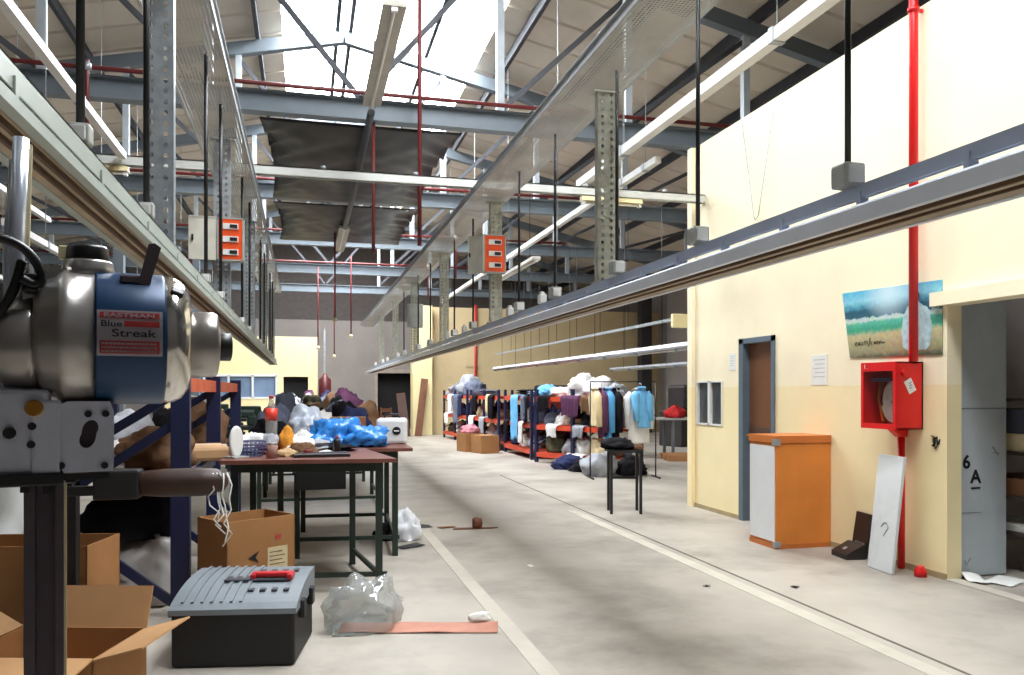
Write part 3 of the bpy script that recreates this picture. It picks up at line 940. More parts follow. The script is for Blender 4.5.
# black folded stand by the cabinet
t = thing('bait_station', 'black open plastic case propped against the cream wall', 'case', (4.80, 6.14, 0), R(-8))
m = MB().box((.0, .13, .20), (.022, .25, .40), None, .006); bk = m.build('back', mat('black_plastic', (36, 32, 34), .4), t, (0.06, 0, 0.004), (0, R(9), 0))
m = MB().prism([(-.13, 0), (.05, 0), (.05, .13), (.03, .13), (-.13, .045)], 'Y', .0, .26); ty = m.build('tray', mat('black_plastic', (36, 32, 34), .4), t)
m = MB()
for k, ww in enumerate((.02, .016, .02, .018, .02)): m.bb(-.014, -.011, .05 + k * .032, .05 + k * .032 + ww, .10, .135)
m.build('faded_lettering', mat('grey_print', (140, 134, 134), .5), bk)
m = MB(); m.prism([(-.085, .072), (-.05, .092), (-.05, .094), (-.085, .074)], 'Y', .11, .16)
m.build('sticker', mat('grey_print', (140, 134, 134), .5), ty)

# orange wooden counter
t = thing('wooden_counter', 'orange wooden counter with a white front panel, in front of the door', 'counter', (4.33, 6.74, 0))
W_, D_, H_ = .615, .46, 1.08
MB().bb(.012, W_, .012, D_, .04, H_ - .075).build('body', cabwood, t)
MB().bb(0, W_, 0, D_ + .01, H_ - .07, H_).build('top', cabwood2, t)
MB().bb(.003, W_ - .006, .003, D_, 0, .045).build('plinth', cabwood2, t)
MB().bb(.002, .012, .02, D_ - .01, .07, H_ - .10).build('front_panel', whitepanel, t)
m = MB().bb(-.003, .06, -.003, .05, H_ - .09, H_ - .03); m.build('corner_bracket', galv, t)
m = MB().bb(-.003, .06, -.003, .04, .015, .07); m.build('corner_bracket', galv, t)
# notices and marks on the wall
for k, (y, z, w_, h_, lb) in enumerate(((6.93, 1.72, .25, .30, 'pale notice taped to the cream wall above the orange counter'), (8.60, 1.86, .14, .2, 'small pale notice taped between window and grey door'))):
    t = thing('wall_notice', lb, 'notice', (4.944, y, z))
    MB().bb(0, .005, -w_ / 2, w_ / 2, -h_ / 2, h_ / 2).build('sheet', paper, t)
    m = MB()
    for j in range(5): m.bb(-.001, 0, -w_ * .36, w_ * (.36 - .1 * (j % 2)), h_ * (.32 - .14 * j), h_ * (.32 - .14 * j) + .008)
    m.build('print_lines', mat('faint_print', (190, 190, 196), .6), t)
m = MB()
for c in ([(5.46, 1.145), (5.40, 1.13), (5.44, 1.11), (5.38, 1.10)], [(5.45, 1.10), (5.41, 1.09), (5.45, 1.065), (5.40, 1.05)], [(5.43, 1.13), (5.43, 1.06)], [(5.40, 1.14), (5.39, 1.07), (5.42, 1.04)], [(5.37, 1.12), (5.38, 1.075)]):
    strokes(m, c, 4.946, .018)
tag(m.build('wall_scribble', ink), 'black marker scribble on the wall edge by the wide opening', 'scribble')

# grey panel with 6 A inside the opening
t = thing('steel_sheet', 'grey steel panel marked 6 A just inside the wide opening', 'panel', (5.10, 5.34, 0))
MB().bb(0, .47, 0, .03, .012, 2.6).build('panel', lockergrey, t)
MB().bb(0, .47, -.004, 0, 1.36, 1.372).build('seam', mat('seam_grey', (130, 136, 140), .5), t)
def txt(body, size, loc, rot, mt, parent, name='lettering', ext=.001, bold=0.0, sx=1.0):
    cu = bpy.data.curves.new(name, 'FONT')
    cu.body = body; cu.size = size; cu.extrude = ext; cu.align_x = 'CENTER'; cu.align_y = 'CENTER'; cu.offset = bold
    o = bpy.data.objects.new(name, cu)
    COL.objects.link(o)
    me = bpy.data.meshes.new_from_object(o)
    bpy.data.objects.remove(o)
    o = bpy.data.objects.new(name, me)
    COL.objects.link(o)
    me.materials.clear(); me.materials.append(mt)
    o.location = loc; o.rotation_euler = rot; o.scale = (sx, 1, 1)
    o.parent = parent
    return o
txt('6', .15, (.075, -.002, .93), (PI / 2, 0, 0), ink, t, 'painted_number', bold=.004)
txt('A', .15, (.165, -.002, .81), (PI / 2, 0, 0), ink, t, 'painted_letter', bold=.004)
MB().bb(.12, .21, -.003, -.001, .715, .728).build('underline', ink, t)
m = MB(); m.bb(.33, .40, -.003, -.001, 1.0, 1.006); m.box((.36, -.002, 1.02), (.09, .002, .012), (0, R(50), 0)); m.bb(.02, .22, -.003, -.001, .52, .526); m.box((.07, -.002, .12), (.05, .002, .006), (0, R(60), 0)); m.box((.10, -.002, .14), (.05, .002, .006), (0, R(-50), 0))
m.build('scuff_mark', mat('seam_grey', (130, 136, 140), .5), t)
t = thing('store_shelving', 'dark shelving loaded with boxes inside the store room', 'shelving', (5.64, 4.72, 0))
m = MB()
for y in (0, 1.3): m.bb(0, .04, y, y + .04, 0, 2.4); m.bb(.56, .6, y, y + .04, 0, 2.4)
m.build('frame', black, t)
for z in (.32, .62, .98, 1.42):
    MB().bb(0, .6, 0, 1.34, z, z + .025).build('shelf', mat('shelf_dark', (72, 62, 58), .6), t)
def carton(name, loc, d, mt, label, rz=0, group=None):
    t = thing(name, label, 'box', loc, rz, group)
    MB().box((0, 0, d[2] / 2), d, None, .004).build('body', mt, t)
    MB().box((0, 0, d[2] + .001), (d[0], .05, .002)).build('tape', mat('packing_tape', (200, 176, 130), .3), t)
    return t
carton('storage_box', (5.93, 5.40, 1.006), (.52, .8, .15), mat('cream_card', (224, 210, 176), .7), 'cream flat box on the store shelving', 0)
carton('storage_box', (5.93, 5.35, .646), (.52, .8, .14), mat('brown_card', (140, 96, 66), .7), 'brown flat box on the store shelving', 0)
carton('storage_box', (5.93, 5.40, .346), (.5, .7, .06), paper, 'thin white box on the low store shelf', 0)
carton('storage_box', (5.93, 5.40, 1.159), (.5, .7, .20), mat('dark_card', (70, 74, 92), .7), 'dark blue box on the cream flat box in the store room', 0)

def sheet_on_floor(name, loc, rz, w_, d_, mt, label, cat, curl=.02, seed=1.0):
    m = MB()
    n = 8
    for j in range(n + 1):
        for i in range(n + 1):
            x, y = (i / n - .5) * w_, (j / n - .5) * d_
            z = .004 + max(0, curl * (noise.noise(Vector((x * 6 + seed, y * 6, seed))) + .2))
            m.v.append(Vector((x, y, z)))
    for j in range(n):
        for i in range(n):
            a = j * (n + 1) + i
            m.f.append((a, a + 1, a + n + 2, a + n + 1)); m.sm.append(True)
    o = m.build(name, mt, None, loc, (0, 0, rz), recalc=False)
    s = o.modifiers.new('t', 'SOLIDIFY'); s.thickness = .003; s.offset = 1
    return tag(o, label, cat)
sheet_on_floor('loose_paper', (5.35, 5.14, .0), .4, .34, .22, paper, 'white papers lying on the floor before the grey panel', 'paper', .04)
sheet_on_floor('loose_paper', (5.12, 5.20, .012), 1.2, .2, .14, paper, 'crumpled paper scrap at the foot of the opening jamb', 'paper', .06, 4)

# ------------------------------------------------------------------ cloth shapes
def lump(seed, sx, sy, sz, flat=.35, rough=.28, sub=4):
    """A crumpled heap: an ico surface pushed by folded noise, flattened where it rests."""
    bm = bmesh.new()
    bmesh.ops.create_icosphere(bm, subdivisions=sub, radius=1)
    vs = []
    for v in bm.verts:
        p = v.co.copy()
        q = p * 1.5 + Vector((seed * 3.7, seed * 1.3, -seed))
        w_ = q + .35 * noise.noise_vector(q * 1.7)
        r = 1 + rough * 1.2 * noise.noise(q) + rough * .9 * (.35 - abs(noise.noise(w_ * 1.9))) + rough * .55 * (.3 - abs(noise.noise(w_ * 4.1))) + rough * .3 * (.25 - abs(noise.noise(w_ * 8.3)))
        fx = math.sin(q.x * 5 * math.cos(seed) + q.y * 5 * math.sin(seed) + 5 * noise.noise(q * 1.1))
        r += rough * .35 * (1 - abs(fx)) ** 1.5 - rough * .1
        r = max(.4, r)
        c = Vector((p.x * r * sx, p.y * r * sy, p.z * r * sz))
        k = -sz * flat
        if c.z < k: c.z = k + (c.z - k) * .04
        vs.append(c)
    z0 = min(c.z for c in vs)
    fs = [tuple(x.index for x in f.verts) for f in bm.faces]
    bm.free()
    m = MB()
    m.add([(c.x, c.y, c.z - z0) for c in vs], fs, True)
    return m
def heap(name, loc, s, mt, label, cat, seed, rz=0, group=None, flat=.35, rough=.28, sub=4):
    o = lump(seed, s[0] / 2, s[1] / 2, s[2] / 1.35, flat, rough, sub).build(name, mt, None, loc, (0, 0, rz), recalc=False)
    return tag(o, label, cat, group)

def folded(name, loc, s, mt, label, cat, seed, rz=0, group=None, layers=3):
    """A neatly folded garment: soft layered slabs closing in one rounded front fold."""
    m = MB()
    h = s[2] / layers
    rnd = random.Random(seed)
    for k in range(layers):
        n = 10
        dx, dy = rnd.uniform(-.02, .02), rnd.uniform(-.02, .02)
        for side in (0, 1):
            pass
        nx, ny = 8, 8
        top, bot = [], []
        for j in range(ny + 1):
            for i in range(nx + 1):
                u, v = i / nx * 2 - 1, j / ny * 2 - 1
                e = (1 - abs(u) ** 6) * (1 - abs(v) ** 6)
                x, y = u * s[0] / 2 + dx, v * s[1] / 2 + dy
                w_ = .012 * noise.noise(Vector((x * 9 + seed, y * 9, k)))
                top.append((x, y, k * h + h * .5 + h * .5 * e ** .5 + w_))
                bot.append((x, y, k * h + h * .5 - h * .48 * e ** .5))
        fs = []
        o_ = (nx + 1) * (ny + 1)
        for j in range(ny):
            for i in range(nx):
                a = j * (nx + 1) + i
                fs.append((a, a + 1, a + nx + 2, a + nx + 1))
                fs.append((o_ + a, o_ + a + nx + 1, o_ + a + nx + 2, o_ + a + 1))
        b_ = [i for i in range(nx + 1)] + [(j + 1) * (nx + 1) - 1 for j in range(1, ny + 1)] + [ny * (nx + 1) + i for i in range(nx - 1, -1, -1)] + [j * (nx + 1) for j in range(ny - 1, 0, -1)]
        for a, c in zip(b_, b_[1:] + b_[:1]):
            fs.append((a, o_ + a, o_ + c, c))
        m.add(top + bot, fs, True)
    o = m.build(name, mt, None, loc, (0, 0, rz), recalc=True)
    return tag(o, label, cat, group)

def drape(name, loc, w_, drop, mt, label, cat, seed, rz=0, back=.25, group=None, over=.10):
    """Cloth hung over an edge: a back flap on the shelf, then a folded fall in front."""
    m = MB()
    nx, ny = 26, 22
    Lt = back + drop
    for j in range(ny + 1):
        s_ = j / ny * Lt
        for i in range(nx + 1):
            u = i / nx
            f = .018 * math.sin(u * 5 * 2 * PI + seed) + .02 * noise.noise(Vector((u * 4, s_ * 3, seed)))
            x = (u - .5) * w_ * (1 - .18 * max(0, s_ - back) / drop) + .03 * noise.noise(Vector((s_ * 5, seed, u)))
            if s_ < back:
                y, z = (back - s_), .012 + abs(f) * .8
            else:
                t_ = s_ - back
                g = min(1, t_ / .05)
                y, z = -.02 * g + f * g - .015, .012 - t_ + (abs(f) * .8) * (1 - g) - (.10 * noise.noise(Vector((u * 2, seed, 3))) * (t_ / drop))
            m.v.append(Vector((x, y, z)))
    for j in range(ny):
        for i in range(nx):
            a = j * (nx + 1) + i
            m.f.append((a, a + 1, a + nx + 2, a + nx + 1)); m.sm.append(True)
    o = m.build(name, mt, None, loc, (0, 0, rz), recalc=False)
    s = o.modifiers.new('t', 'SOLIDIFY'); s.thickness = .008; s.offset = 1
    return tag(o, label, cat, group)

def shirt(loc, rz, mt, label, ln=.75, wd=.46, dp=.14, sleeve=.5, group=None, hook=True, seed=0, sway=.0):
    """Shirt on a hanger: lofted torso with folds, two tapering sleeves, collar, and the hanger."""
    t = thing('hanging_shirt', label, 'shirt', loc, rz, group)
    n, rows = 40, 18
    m = MB()
    vs, fs = [], []
    for j in range(rows + 1):
        v = j / rows
        z = -.06 - v * ln
        wv = wd * (.34 + .66 * min(1, (v / .10)) ** .6) if v < .10 else wd * (1 - .06 * math.sin(v * PI))
        d_ = dp * (.5 + .5 * min(1, v / .12))
        for k in range(n):
            g = 2 * PI * k / n
            rp = 1 + (.13 * math.sin(g * 7 + seed) + .08 * noise.noise(Vector((math.cos(g) * 2, v * 3, seed)))) * min(1, v * 2.5)
            vs.append((wv / 2 * math.cos(g) + sway * v, d_ / 2 * math.sin(g) * rp, z + .035 * (1 - abs(math.cos(g))) * (1 if v < .05 else 0)))
    for j in range(rows):
        for k in range(n):
            k2 = (k + 1) % n
            fs.append((j * n + k, j * n + k2, (j + 1) * n + k2, (j + 1) * n + k))
    m.add(vs, fs, True)
    m.f.append(tuple(range(n))); m.sm.append(False)
    m.f.append(tuple(rows * n + k for k in range(n))); m.sm.append(False)
    m.build('torso', mt, t)
    for s_ in (-1, 1):
        p = [(s_ * wd * .36, 0, -.10), (s_ * wd * .50, -.01, -.18), (s_ * wd * .54 + sway * .3, -.02, -.18 - sleeve * .5), (s_ * wd * .53 + sway * .6, -.03, -.18 - sleeve)]
        MB().tube(p, [.05, .075, .062, .05], 12).build('sleeve', mt, t)
    m = MB()
    m.lathe([(-.055, .075), (-.02, .06), (-.005, .062), (-.03, .085)], 'Z', (0, 0, 0), 16)
    m.build('collar', mt, t)
    if hook:
        m = MB()
        m.tube([(-wd * .4, 0, -.10), (-.1, 0, -.03), (0, 0, .0), (.1, 0, -.03), (wd * .4, 0, -.10)], .006, 6)
        m.tube([(0, 0, 0), (0, 0, .05), (.02, 0, .085), (0, 0, .11), (-.025, 0, .09)], .004, 6)
        m.build('hanger', galv, t)
    return t

# ------------------------------------------------------------------ clothes racks
RACKS = {}
def clothes_rack(key, ax, ay, rz, L_, label, bays=1):
    t = thing('clothes_rack', label, 'rack', (ax, ay, 0), rz, 'red shelved clothes racks')
    D_ = .8
    for k in range(bays + 1):
        x = L_ * k / bays
        for y in (0, D_):
            MB().bb(x - .035, x + .035, y - .03, y + .03, 0, 1.56).build('upright', navy, t)
        m = MB(); m.bar((x, 0.03, .35), (x, D_ - .03, .75), .02, .03); m.bar((x, 0.03, 1.25), (x, D_ - .03, .85), .02, .03)
        m.build('brace', navy, t)
    for z in (.22, .80, 1.40):
        for y in (-.005, D_ + .005):
            MB().bb(.035, L_ - .035, y - .025, y + .025, z - .10, z).build('shelf_beam', redbeam, t)
        m = MB()
        n = 5
        for k in range(n):
            y0 = .03 + k * (D_ - .06) / n
            m.bb(.035, L_ - .035, y0, y0 + (D_ - .06) / n - .015, z - .03, z)
        m.build('shelf', redbeam, t)
    RACKS[key] = (Vector((ax, ay, 0)), rz)
    return t
def on(key, x, y, z):
    o, rz = RACKS[key]
    return (o.x + x * math.cos(rz) - y * math.sin(rz), o.y + x * math.sin(rz) + y * math.cos(rz), z)
clothes_rack('a', 4.80, 16.45, R(-65.5), 2.25, 'red shelved rack standing askew, heaped with white bundles', 2)
clothes_rack('b', 4.86, 19.45, R(-90), 2.4, 'red shelved rack with a blue cloth hung from its top beam', 1)
clothes_rack('c', 4.66, 22.75, R(-88), 3.0, 'red shelved rack behind the two brown cartons', 2)
clothes_rack('d', 4.46, 26.2, R(-87), 3.1, 'red shelved rack with grey trousers piled on top, by the pale pier', 2)
ZS = (.222, .802, 1.402)
G = 'clothes piled on the racks'
items = [
 # rack, x, y, level, (w,d,h), colour, kind, label
 ('a', .42, .40, 2, (.50, .5, .20), 'white', 'h', 'white bundle on the askew rack top, beside the blue garment'),
 ('a', .95, .42, 2, (.58, .62, .40), 'white', 'h', 'tall white heap crowning the askew rack'),
 ('a', 1.50, .40, 2, (.56, .6, .36), 'white', 'h', 'white bundle on the askew rack top, toward the hanging shirts'),
 ('a', 1.98, .38, 2, (.40, .5, .24), 'grey', 'h', 'grey bundle at the hanging-shirt end of the askew rack top'),
 ('a', .05, .30, 2, (.50, .5, .22), 'light_blue', 'h', 'light blue garment thrown on the corner of the askew rack top'),
 ('a', .30, .62, 2, (.6, .3, .14), 'black', 'h', 'black garment behind the light blue one on the rack top'),
 ('a', .25, .35, 1, (.45, .5, .24), 'slate', 'h', 'slate garment heap on the middle shelf of the askew rack, outer end'),
 ('a', .62, .28, 1, (.5, .5, .26), 'white', 'h', 'white garment spilling off the middle shelf of the askew rack'),
 ('a', 1.05, .35, 1, (.45, .5, .14), 'cream', 'f', 'cream folded garment at the middle of the askew rack'),
 ('a', 1.42, .32, 1, (.5, .5, .26), 'black', 'h', 'black heap on the middle shelf of the askew rack'),
 ('a', 1.85, .30, 1, (.5, .5, .24), 'grey', 'h', 'grey heap on the middle shelf next to the hanging shirts'),
 ('a', .35, .40, 0, (.6, .6, .40), 'olive', 'h', 'dark olive heap on the low shelf of the askew rack'),
 ('a', .85, .28, 0, (.5, .5, .26), 'grey', 'h', 'striped-looking grey heap on the low shelf of the askew rack'),
 ('a', 1.28, .25, 0, (.5, .5, .34), 'white', 'h', 'white heap on the low shelf of the askew rack'),
 ('a', 1.66, .24, 0, (.5, .5, .34), 'cream', 'h', 'cream heap on the low shelf next to the white heap'),
 ('a', 2.02, .30, 0, (.4, .5, .30), 'brown', 'h', 'brown heap at the low shelf end, under the hanging shirts'),
 ('b', .45, .45, 2, (.4, .5, .16), 'black', 'f', 'black folded stack on the blue-cloth rack top'),
 ('b', 1.55, .40, 2, (.5, .4, .12), 'grey', 'f', 'grey folded stack on the blue-cloth rack top'),
 ('b', .40, .35, 1, (.5, .5, .30), 'black', 'h', 'black heap on the middle shelf of the blue-cloth rack'),
 ('b', 1.15, .30, 1, (.5, .5, .30), 'pink', 'h', 'dull pink heap below the hung blue cloth'),
 ('b', 1.70, .30, 1, (.6, .5, .34), 'white', 'h', 'white heap on the middle shelf of the blue-cloth rack'),
 ('b', 2.1, .35, 1, (.4, .5, .40), 'slate', 'h', 'slate heap at the askew-rack end of the blue-cloth rack'),
 ('b', .45, .35, 0, (.6, .5, .30), 'navy', 'h', 'navy heap on the low shelf of the blue-cloth rack'),
 ('b', 1.30, .25, 0, (.7, .5, .30), 'white', 'h', 'white bag on the low shelf of the blue-cloth rack'),
 ('b', 1.95, .28, 0, (.5, .5, .26), 'grey', 'h', 'grey heap on the low shelf of the blue-cloth rack'),
 ('c', .4, .4, 2, (.5, .5, .16), 'slate', 'f', 'slate folded stack on the rack behind the cartons'),
 ('c', .5, .35, 1, (.55, .5, .28), 'cream', 'h', 'cream heap on the middle shelf behind the cartons'),
 ('c', 1.2, .3, 1, (.55, .5, .36), 'grey', 'h', 'grey heap drooping from the middle shelf behind the cartons'),
 ('c', 2.0, .4, 1, (.55, .5, .30), 'black', 'h', 'black heap on the middle shelf behind the cartons'),
 ('c', 2.6, .3, 1, (.5, .5, .25), 'brown', 'h', 'brown heap on the middle shelf behind the cartons'),
 ('c', .6, .35, 0, (.6, .5, .30), 'black', 'h', 'black heap on the low shelf behind the cartons'),
 ('c', 1.5, .3, 0, (.6, .5, .36), 'white', 'h', 'white heap on the low shelf behind the cartons'),
 ('c', 2.4, .3, 0, (.6, .5, .32), 'slate', 'h', 'slate heap on the low shelf behind the cartons'),
 ('d', .45, .4, 2, (.7, .7, .34), 'grey', 'h', 'light grey pile on the rack by the pale pier, outer end'),
 ('d', 1.15, .4, 2, (.8, .7, .50), 'slate', 'h', 'slate blue trousers piled on the rack by the pale pier'),
 ('d', 1.85, .4, 2, (.8, .7, .56), 'grey', 'h', 'tallest grey pile on the rack by the pale pier'),
 ('d', 2.55, .4, 2, (.7, .7, .42), 'slate', 'h', 'slate pile at the carton end of the rack by the pale pier'),
 ('d', .5, .3, 1, (.6, .5, .30), 'white', 'h', 'white heap on the middle shelf by the pale pier'),
 ('d', 1.3, .3, 1, (.6, .5, .34), 'tan', 'h', 'tan heap on the middle shelf by the pale pier'),
 ('d', 2.2, .3, 1, (.6, .5, .30), 'navy', 'h', 'navy heap on the middle shelf by the pale pier'),
 ('d', .5, .3, 0, (.6, .5, .30), 'olive', 'h', 'olive heap on the low shelf by the pale pier'),
 ('d', 1.3, .3, 0, (.6, .5, .34), 'white', 'h', 'white heap on the low shelf by the pale pier'),
 ('d', 2.2, .3, 0, (.6, .5, .30), 'black', 'h', 'black heap on the low shelf by the pale pier'),
]
for k, (rk, x, y, lv, s, c, kd, lb) in enumerate(items):
    rz = RACKS[rk][1]
    if kd == 'h':
        if lv < 2: y, s = .24, (s[0] * .78, .34, s[2])
        heap('garment_heap', on(rk, x, y, ZS[lv]), s, CL[c], lb, 'clothes', k * 1.37 + 2, rz, G, rough=.34)
    else:
        folded('folded_garment', on(rk, x, y, ZS[lv]), s, CL[c], lb, 'clothes', k + 1, rz, G)
RN = {'a': ('askew rack', 2.25), 'b': ('blue-cloth rack', 2.4), 'c': ('carton rack', 3.0), 'd': ('pier rack', 3.1)}
rnd = random.Random(11)
DK = ['black', 'navy', 'slate', 'brown', 'black', 'olive', 'black', 'purple']
for rk in 'abcd':
    nm, Ln = RN[rk]
    n = int(Ln / .52)
    for lv in (0, 1):
        for j in range(n):
            x = (j + .5) * Ln / n
            c = DK[rnd.randrange(8)]
            heap('garment_heap', on(rk, x, .58, ZS[lv]), (.40, .26, rnd.uniform(.30, .44)), CL[c],
                 '%s clothes deep on the %s shelf of the %s, %s from the pier' % (c, ('low', 'middle')[lv], nm, ORD[j]), 'clothes', rnd.uniform(5, 90), RACKS[rk][1], 'clothes packed at the back of the racks', rough=.34, sub=3)
for k, (rk, x, lv, w_, dr, c, lb) in enumerate([
    ('a', .30, 2, .36, .30, 'black', 'black sleeve hanging off the askew rack top corner'), ('a', 1.62, 2, .40, .34, 'brown', 'brown cloth hanging off the askew rack top'),
    ('a', .55, 1, .34, .26, 'white', 'white cloth spilling over the middle beam of the askew rack'), ('a', 1.35, 1, .34, .22, 'grey', 'grey cloth spilling over the middle beam of the askew rack'),
    ('a', 1.95, 0, .4, .18, 'brown', 'brown cloth spilling over the low beam of the askew rack'), ('a', 1.25, 0, .5, .19, 'white', 'white cloth spilling over the low beam of the askew rack'),
    ('b', .35, 1, .4, .34, 'black', 'black cloth spilling over the middle beam of the second rack'), ('b', 1.75, 1, .4, .5, 'white', 'white cloth spilling over the middle beam of the second rack'),
    ('b', 2.2, 2, .3, .6, 'black', 'black cloth hanging at the top corner of the second rack'), ('c', .3, 1, .5, .4, 'white', 'white cloth spilling at the outer end behind the cartons'),
    ('c', 2.5, 2, .5, .6, 'black', 'black cloth hung at the second-rack end behind the cartons'), ('c', 2.1, 2, .3, .45, 'cream', 'cream cloth hung beside a black one behind the cartons'),
    ('d', .6, 1, .5, .3, 'white', 'white cloth spilling near the pale pier'), ('d', 1.2, 2, .5, .5, 'white', 'white cloth hanging below the grey pile by the pier'), ('d', 2.5, 2, .4, .6, 'navy', 'navy cloth hanging below the slate pile by the pier')]):
    drape('hung_cloth', on(rk, x, -.05, ZS[lv]), w_, dr, CL[c], lb, 'cloth', 11.0 + k * 1.9, RACKS[rk][1], .16)
drape('hung_cloth', on('b', 1.15, -.05, 1.402), .62, 1.02, CL['light_blue'], 'long light blue cloth hung from the top beam of the second rack', 'cloth', 2.0, R(-90), .3)
drape('hung_cloth', on('b', 2.0, -.05, 1.402), .40, .55, CL['slate'], 'slate cloth hung beside the long light blue one', 'cloth', 5.0, R(-90), .3)
drape('hung_cloth', on('d', 1.9, -.05, 1.402), .62, .85, CL['slate'], 'slate trousers hanging off the rack by the pale pier', 'cloth', 7.0, R(-87), .3)
drape('hung_cloth', on('a', 1.10, -.05, 1.402), .55, .42, CL['purple'], 'dark purple cloth hung from the askew rack top beam', 'cloth', 9.0, R(-65.5), .3)
drape('hung_cloth', on('c', 1.5, -.05, .802), .5, .45, CL['grey'], 'pale grey cloth drooping behind the brown cartons', 'cloth', 3.0, R(-88), .3)
drape('hung_cloth', on('c', .7, -.05, 1.402), .5, .5, CL['black'], 'black cloth hung from the rack top behind the cartons', 'cloth', 4.0, R(-88), .3)
# heaps on the floor by the racks
heap('floor_heap', (5.02, 14.95, 0), (.7, .5, .22), CL['navy'], 'dark navy heap on the floor before the askew rack', 'clothes', 31, .4)
heap('floor_heap', (5.28, 14.3, 0), (.8, .7, .26), CL['black'], 'black heap on the floor at the askew rack end', 'clothes', 34, .2)
heap('floor_heap', (5.15, 13.6, .0), (.8, .6, .40), CL['grey'], 'grey mottled heap on the floor behind the black stand', 'clothes', 36, .9)
heap('floor_heap', (5.75, 13.55, .0), (.7, .5, .30), CL['black'], 'black heap on the floor behind the black stand', 'clothes', 38, .9)
# brown cartons in front of the third rack
t = carton('brown_carton', (4.05, 19.9, 0), (.52, .5, .46), cardboard, 'brown carton before the racks, the one with clothes on top', R(-75), None)
carton('brown_carton', (4.30, 19.28, 0), (.55, .5, .44), cardboard, 'brown carton before the racks, standing alone on the rack side', R(-75), None)
heap('garment_heap', (4.05, 19.9, .465), (.45, .4, .2), CL['pink'], 'dull pink garment lying on a brown carton', 'clothes', 41, 0)

# garment rail with shirts, just behind the black stand
t = thing('garment_rail', 'low garment rail with hanging shirts at the askew rack end', 'rail', (5.42, 13.05, 0), R(-8))
MB().tube([(-.62, 0, 1.68), (.55, 0, 1.68)], .011, 10).build('rail', black, t)
for x_ in (-.62, .55):
    MB().tube([(x_, 0, .02), (x_, 0, 1.68)], .012, 10).build('upright', black, t)
    MB().bb(x_ - .015, x_ + .015, -.25, .25, 0, .025).build('foot', black, t)
def onrail(x, y=0.0): return (5.42 + x * math.cos(R(-8)) - y * math.sin(R(-8)), 13.05 + x * math.sin(R(-8)) + y * math.cos(R(-8)), 1.582)
GS = 'shirts on the garment rail'
shirt(onrail(-.54), R(84), CL['cream'], 'cream shirt outermost on the rail by the askew rack', .62, .40, .09, .5, GS, seed=1)
shirt(onrail(-.42), R(80), CL['purple'], 'dark purple shirt hanging between the cream and blue shirts', .80, .42, .10, .6, GS, seed=2)
shirt(onrail(-.30), R(78), CL['sky'], 'long blue shirt hanging beside the purple shirt', 1.02, .42, .11, .6, GS, seed=3)
shirt(onrail(-.17), R(80), CL['black'], 'black shirt hanging behind the long blue shirt', .9, .42, .10, .6, GS, seed=4)
shirt(onrail(.25, .02), R(-6), CL['white'], 'white shirt hanging facing the aisle', .92, .40, .12, .55, GS, seed=5)
t0 = shirt((onrail(.25, -.17)[0], onrail(.25, -.17)[1], 1.60), R(-4), CL['light_blue'], 'bright blue shirt hanging before the white one', .66, .24, .10, .42, GS, seed=6, hook=False, sway=.05)
m = MB().tube([(0, 0, 0), (0, .03, .04), (0, .15, .055)], .005, 6); m.build('hanger', galv, t0)

# black stand in the aisle
t = thing('black_stand', 'black metal stand with slim legs, heaped with dark cloth', 'stand', (3.86, 9.32, 0), R(-15))
MB().bb(-.21, .21, -.19, .19, .755, .785).build('top', black, t)
for sx in (-1, 1):
    for sy in (-1, 1):
        MB().bb(sx * .18 - .017, sx * .18 + .017, sy * .16 - .017, sy * .16 + .017, 0, .755).build('leg', black, t)
m = MB(); m.bb(-.18, .18, .15, .17, .40, .43)
m.build('stretcher', black, t)
heap('cloth_scrap', (3.80, 9.36, .786), (.42, .34, .12), CL['black'], 'black cloth lying on the slim black stand', 'cloth', 44, .2)
heap('cloth_scrap', (4.00, 9.22, .786), (.14, .12, .07), CL['brown'], 'small brown scrap at the edge of the slim black stand', 'cloth', 45, .2)

# long grey table at the far right
t = thing('long_table', 'long grey table beyond the partition corner', 'table', (9.0, 17.0, 0), R(-12))
MB().bb(-2.2, 2.6, -.5, .5, .86, .90).build('table_top', greybox, t)
for x in (-2.1, -.8, .8, 2.4):
    for y in (-.42, .42):
        MB().bb(x - .03, x + .03, y - .03, y + .03, 0, .86).build('leg', truss_m, t)
for k, (x, y, s, c, lb) in enumerate([(7.5, 17.3, (.6, .5, .24), 'navy', 'blue cloth on the long grey table'), (8.3, 17.0, (.45, .4, .26), 'red', 'red cloth heap on the long grey table'),
     (9.0, 16.9, (.9, .6, .75), 'black', 'black clothes mound on the long grey table'), (9.9, 16.7, (.7, .6, .55), 'slate', 'slate clothes mound on the long grey table')]):
    heap('cloth_mound', (x, y, .902), s, CL[c], lb, 'clothes', 50 + k, 0)
t = thing('wooden_pallet', 'small wooden pallet on the floor by the partition corner', 'pallet', (8.1, 16.15, 0), R(-12))
for k in range(5):
    MB().bb(-.45, .45, -.40 + k * .18, -.30 + k * .18, .11, .135).build('deck_board', pallet, t)
for y in (-.36, 0, .37):
    MB().bb(-.45, .45, y - .04, y + .04, 0, .11).build('runner', pallet, t)
for k, (x, y, lb) in enumerate([(7.0, 22.0, 'tall dark machine far behind the hanging shirts'), (10.5, 20.5, 'dark machine behind the long grey table')]):
    t = thing('dark_machine', lb, 'machine', (x, y, 0), .3)
    MB().box((0, 0, .5), (1.6, .9, 1.0), None, .04).build('base', mat('machine_dark', (52, 46, 46), .5), t)
    MB().box((.1, .1, 1.35), (1.2, .7, .7), None, .08).build('head', mat('machine_dark', (52, 46, 46), .5), t)
    MB().box((-.3, -.4, 1.15), (.4, .1, .3), None, .02).build('control_panel', mat('machine_red', (120, 40, 36), .5), t)
m = MB().bb(-.2, .2, -.2, .2, 0, 4.98)
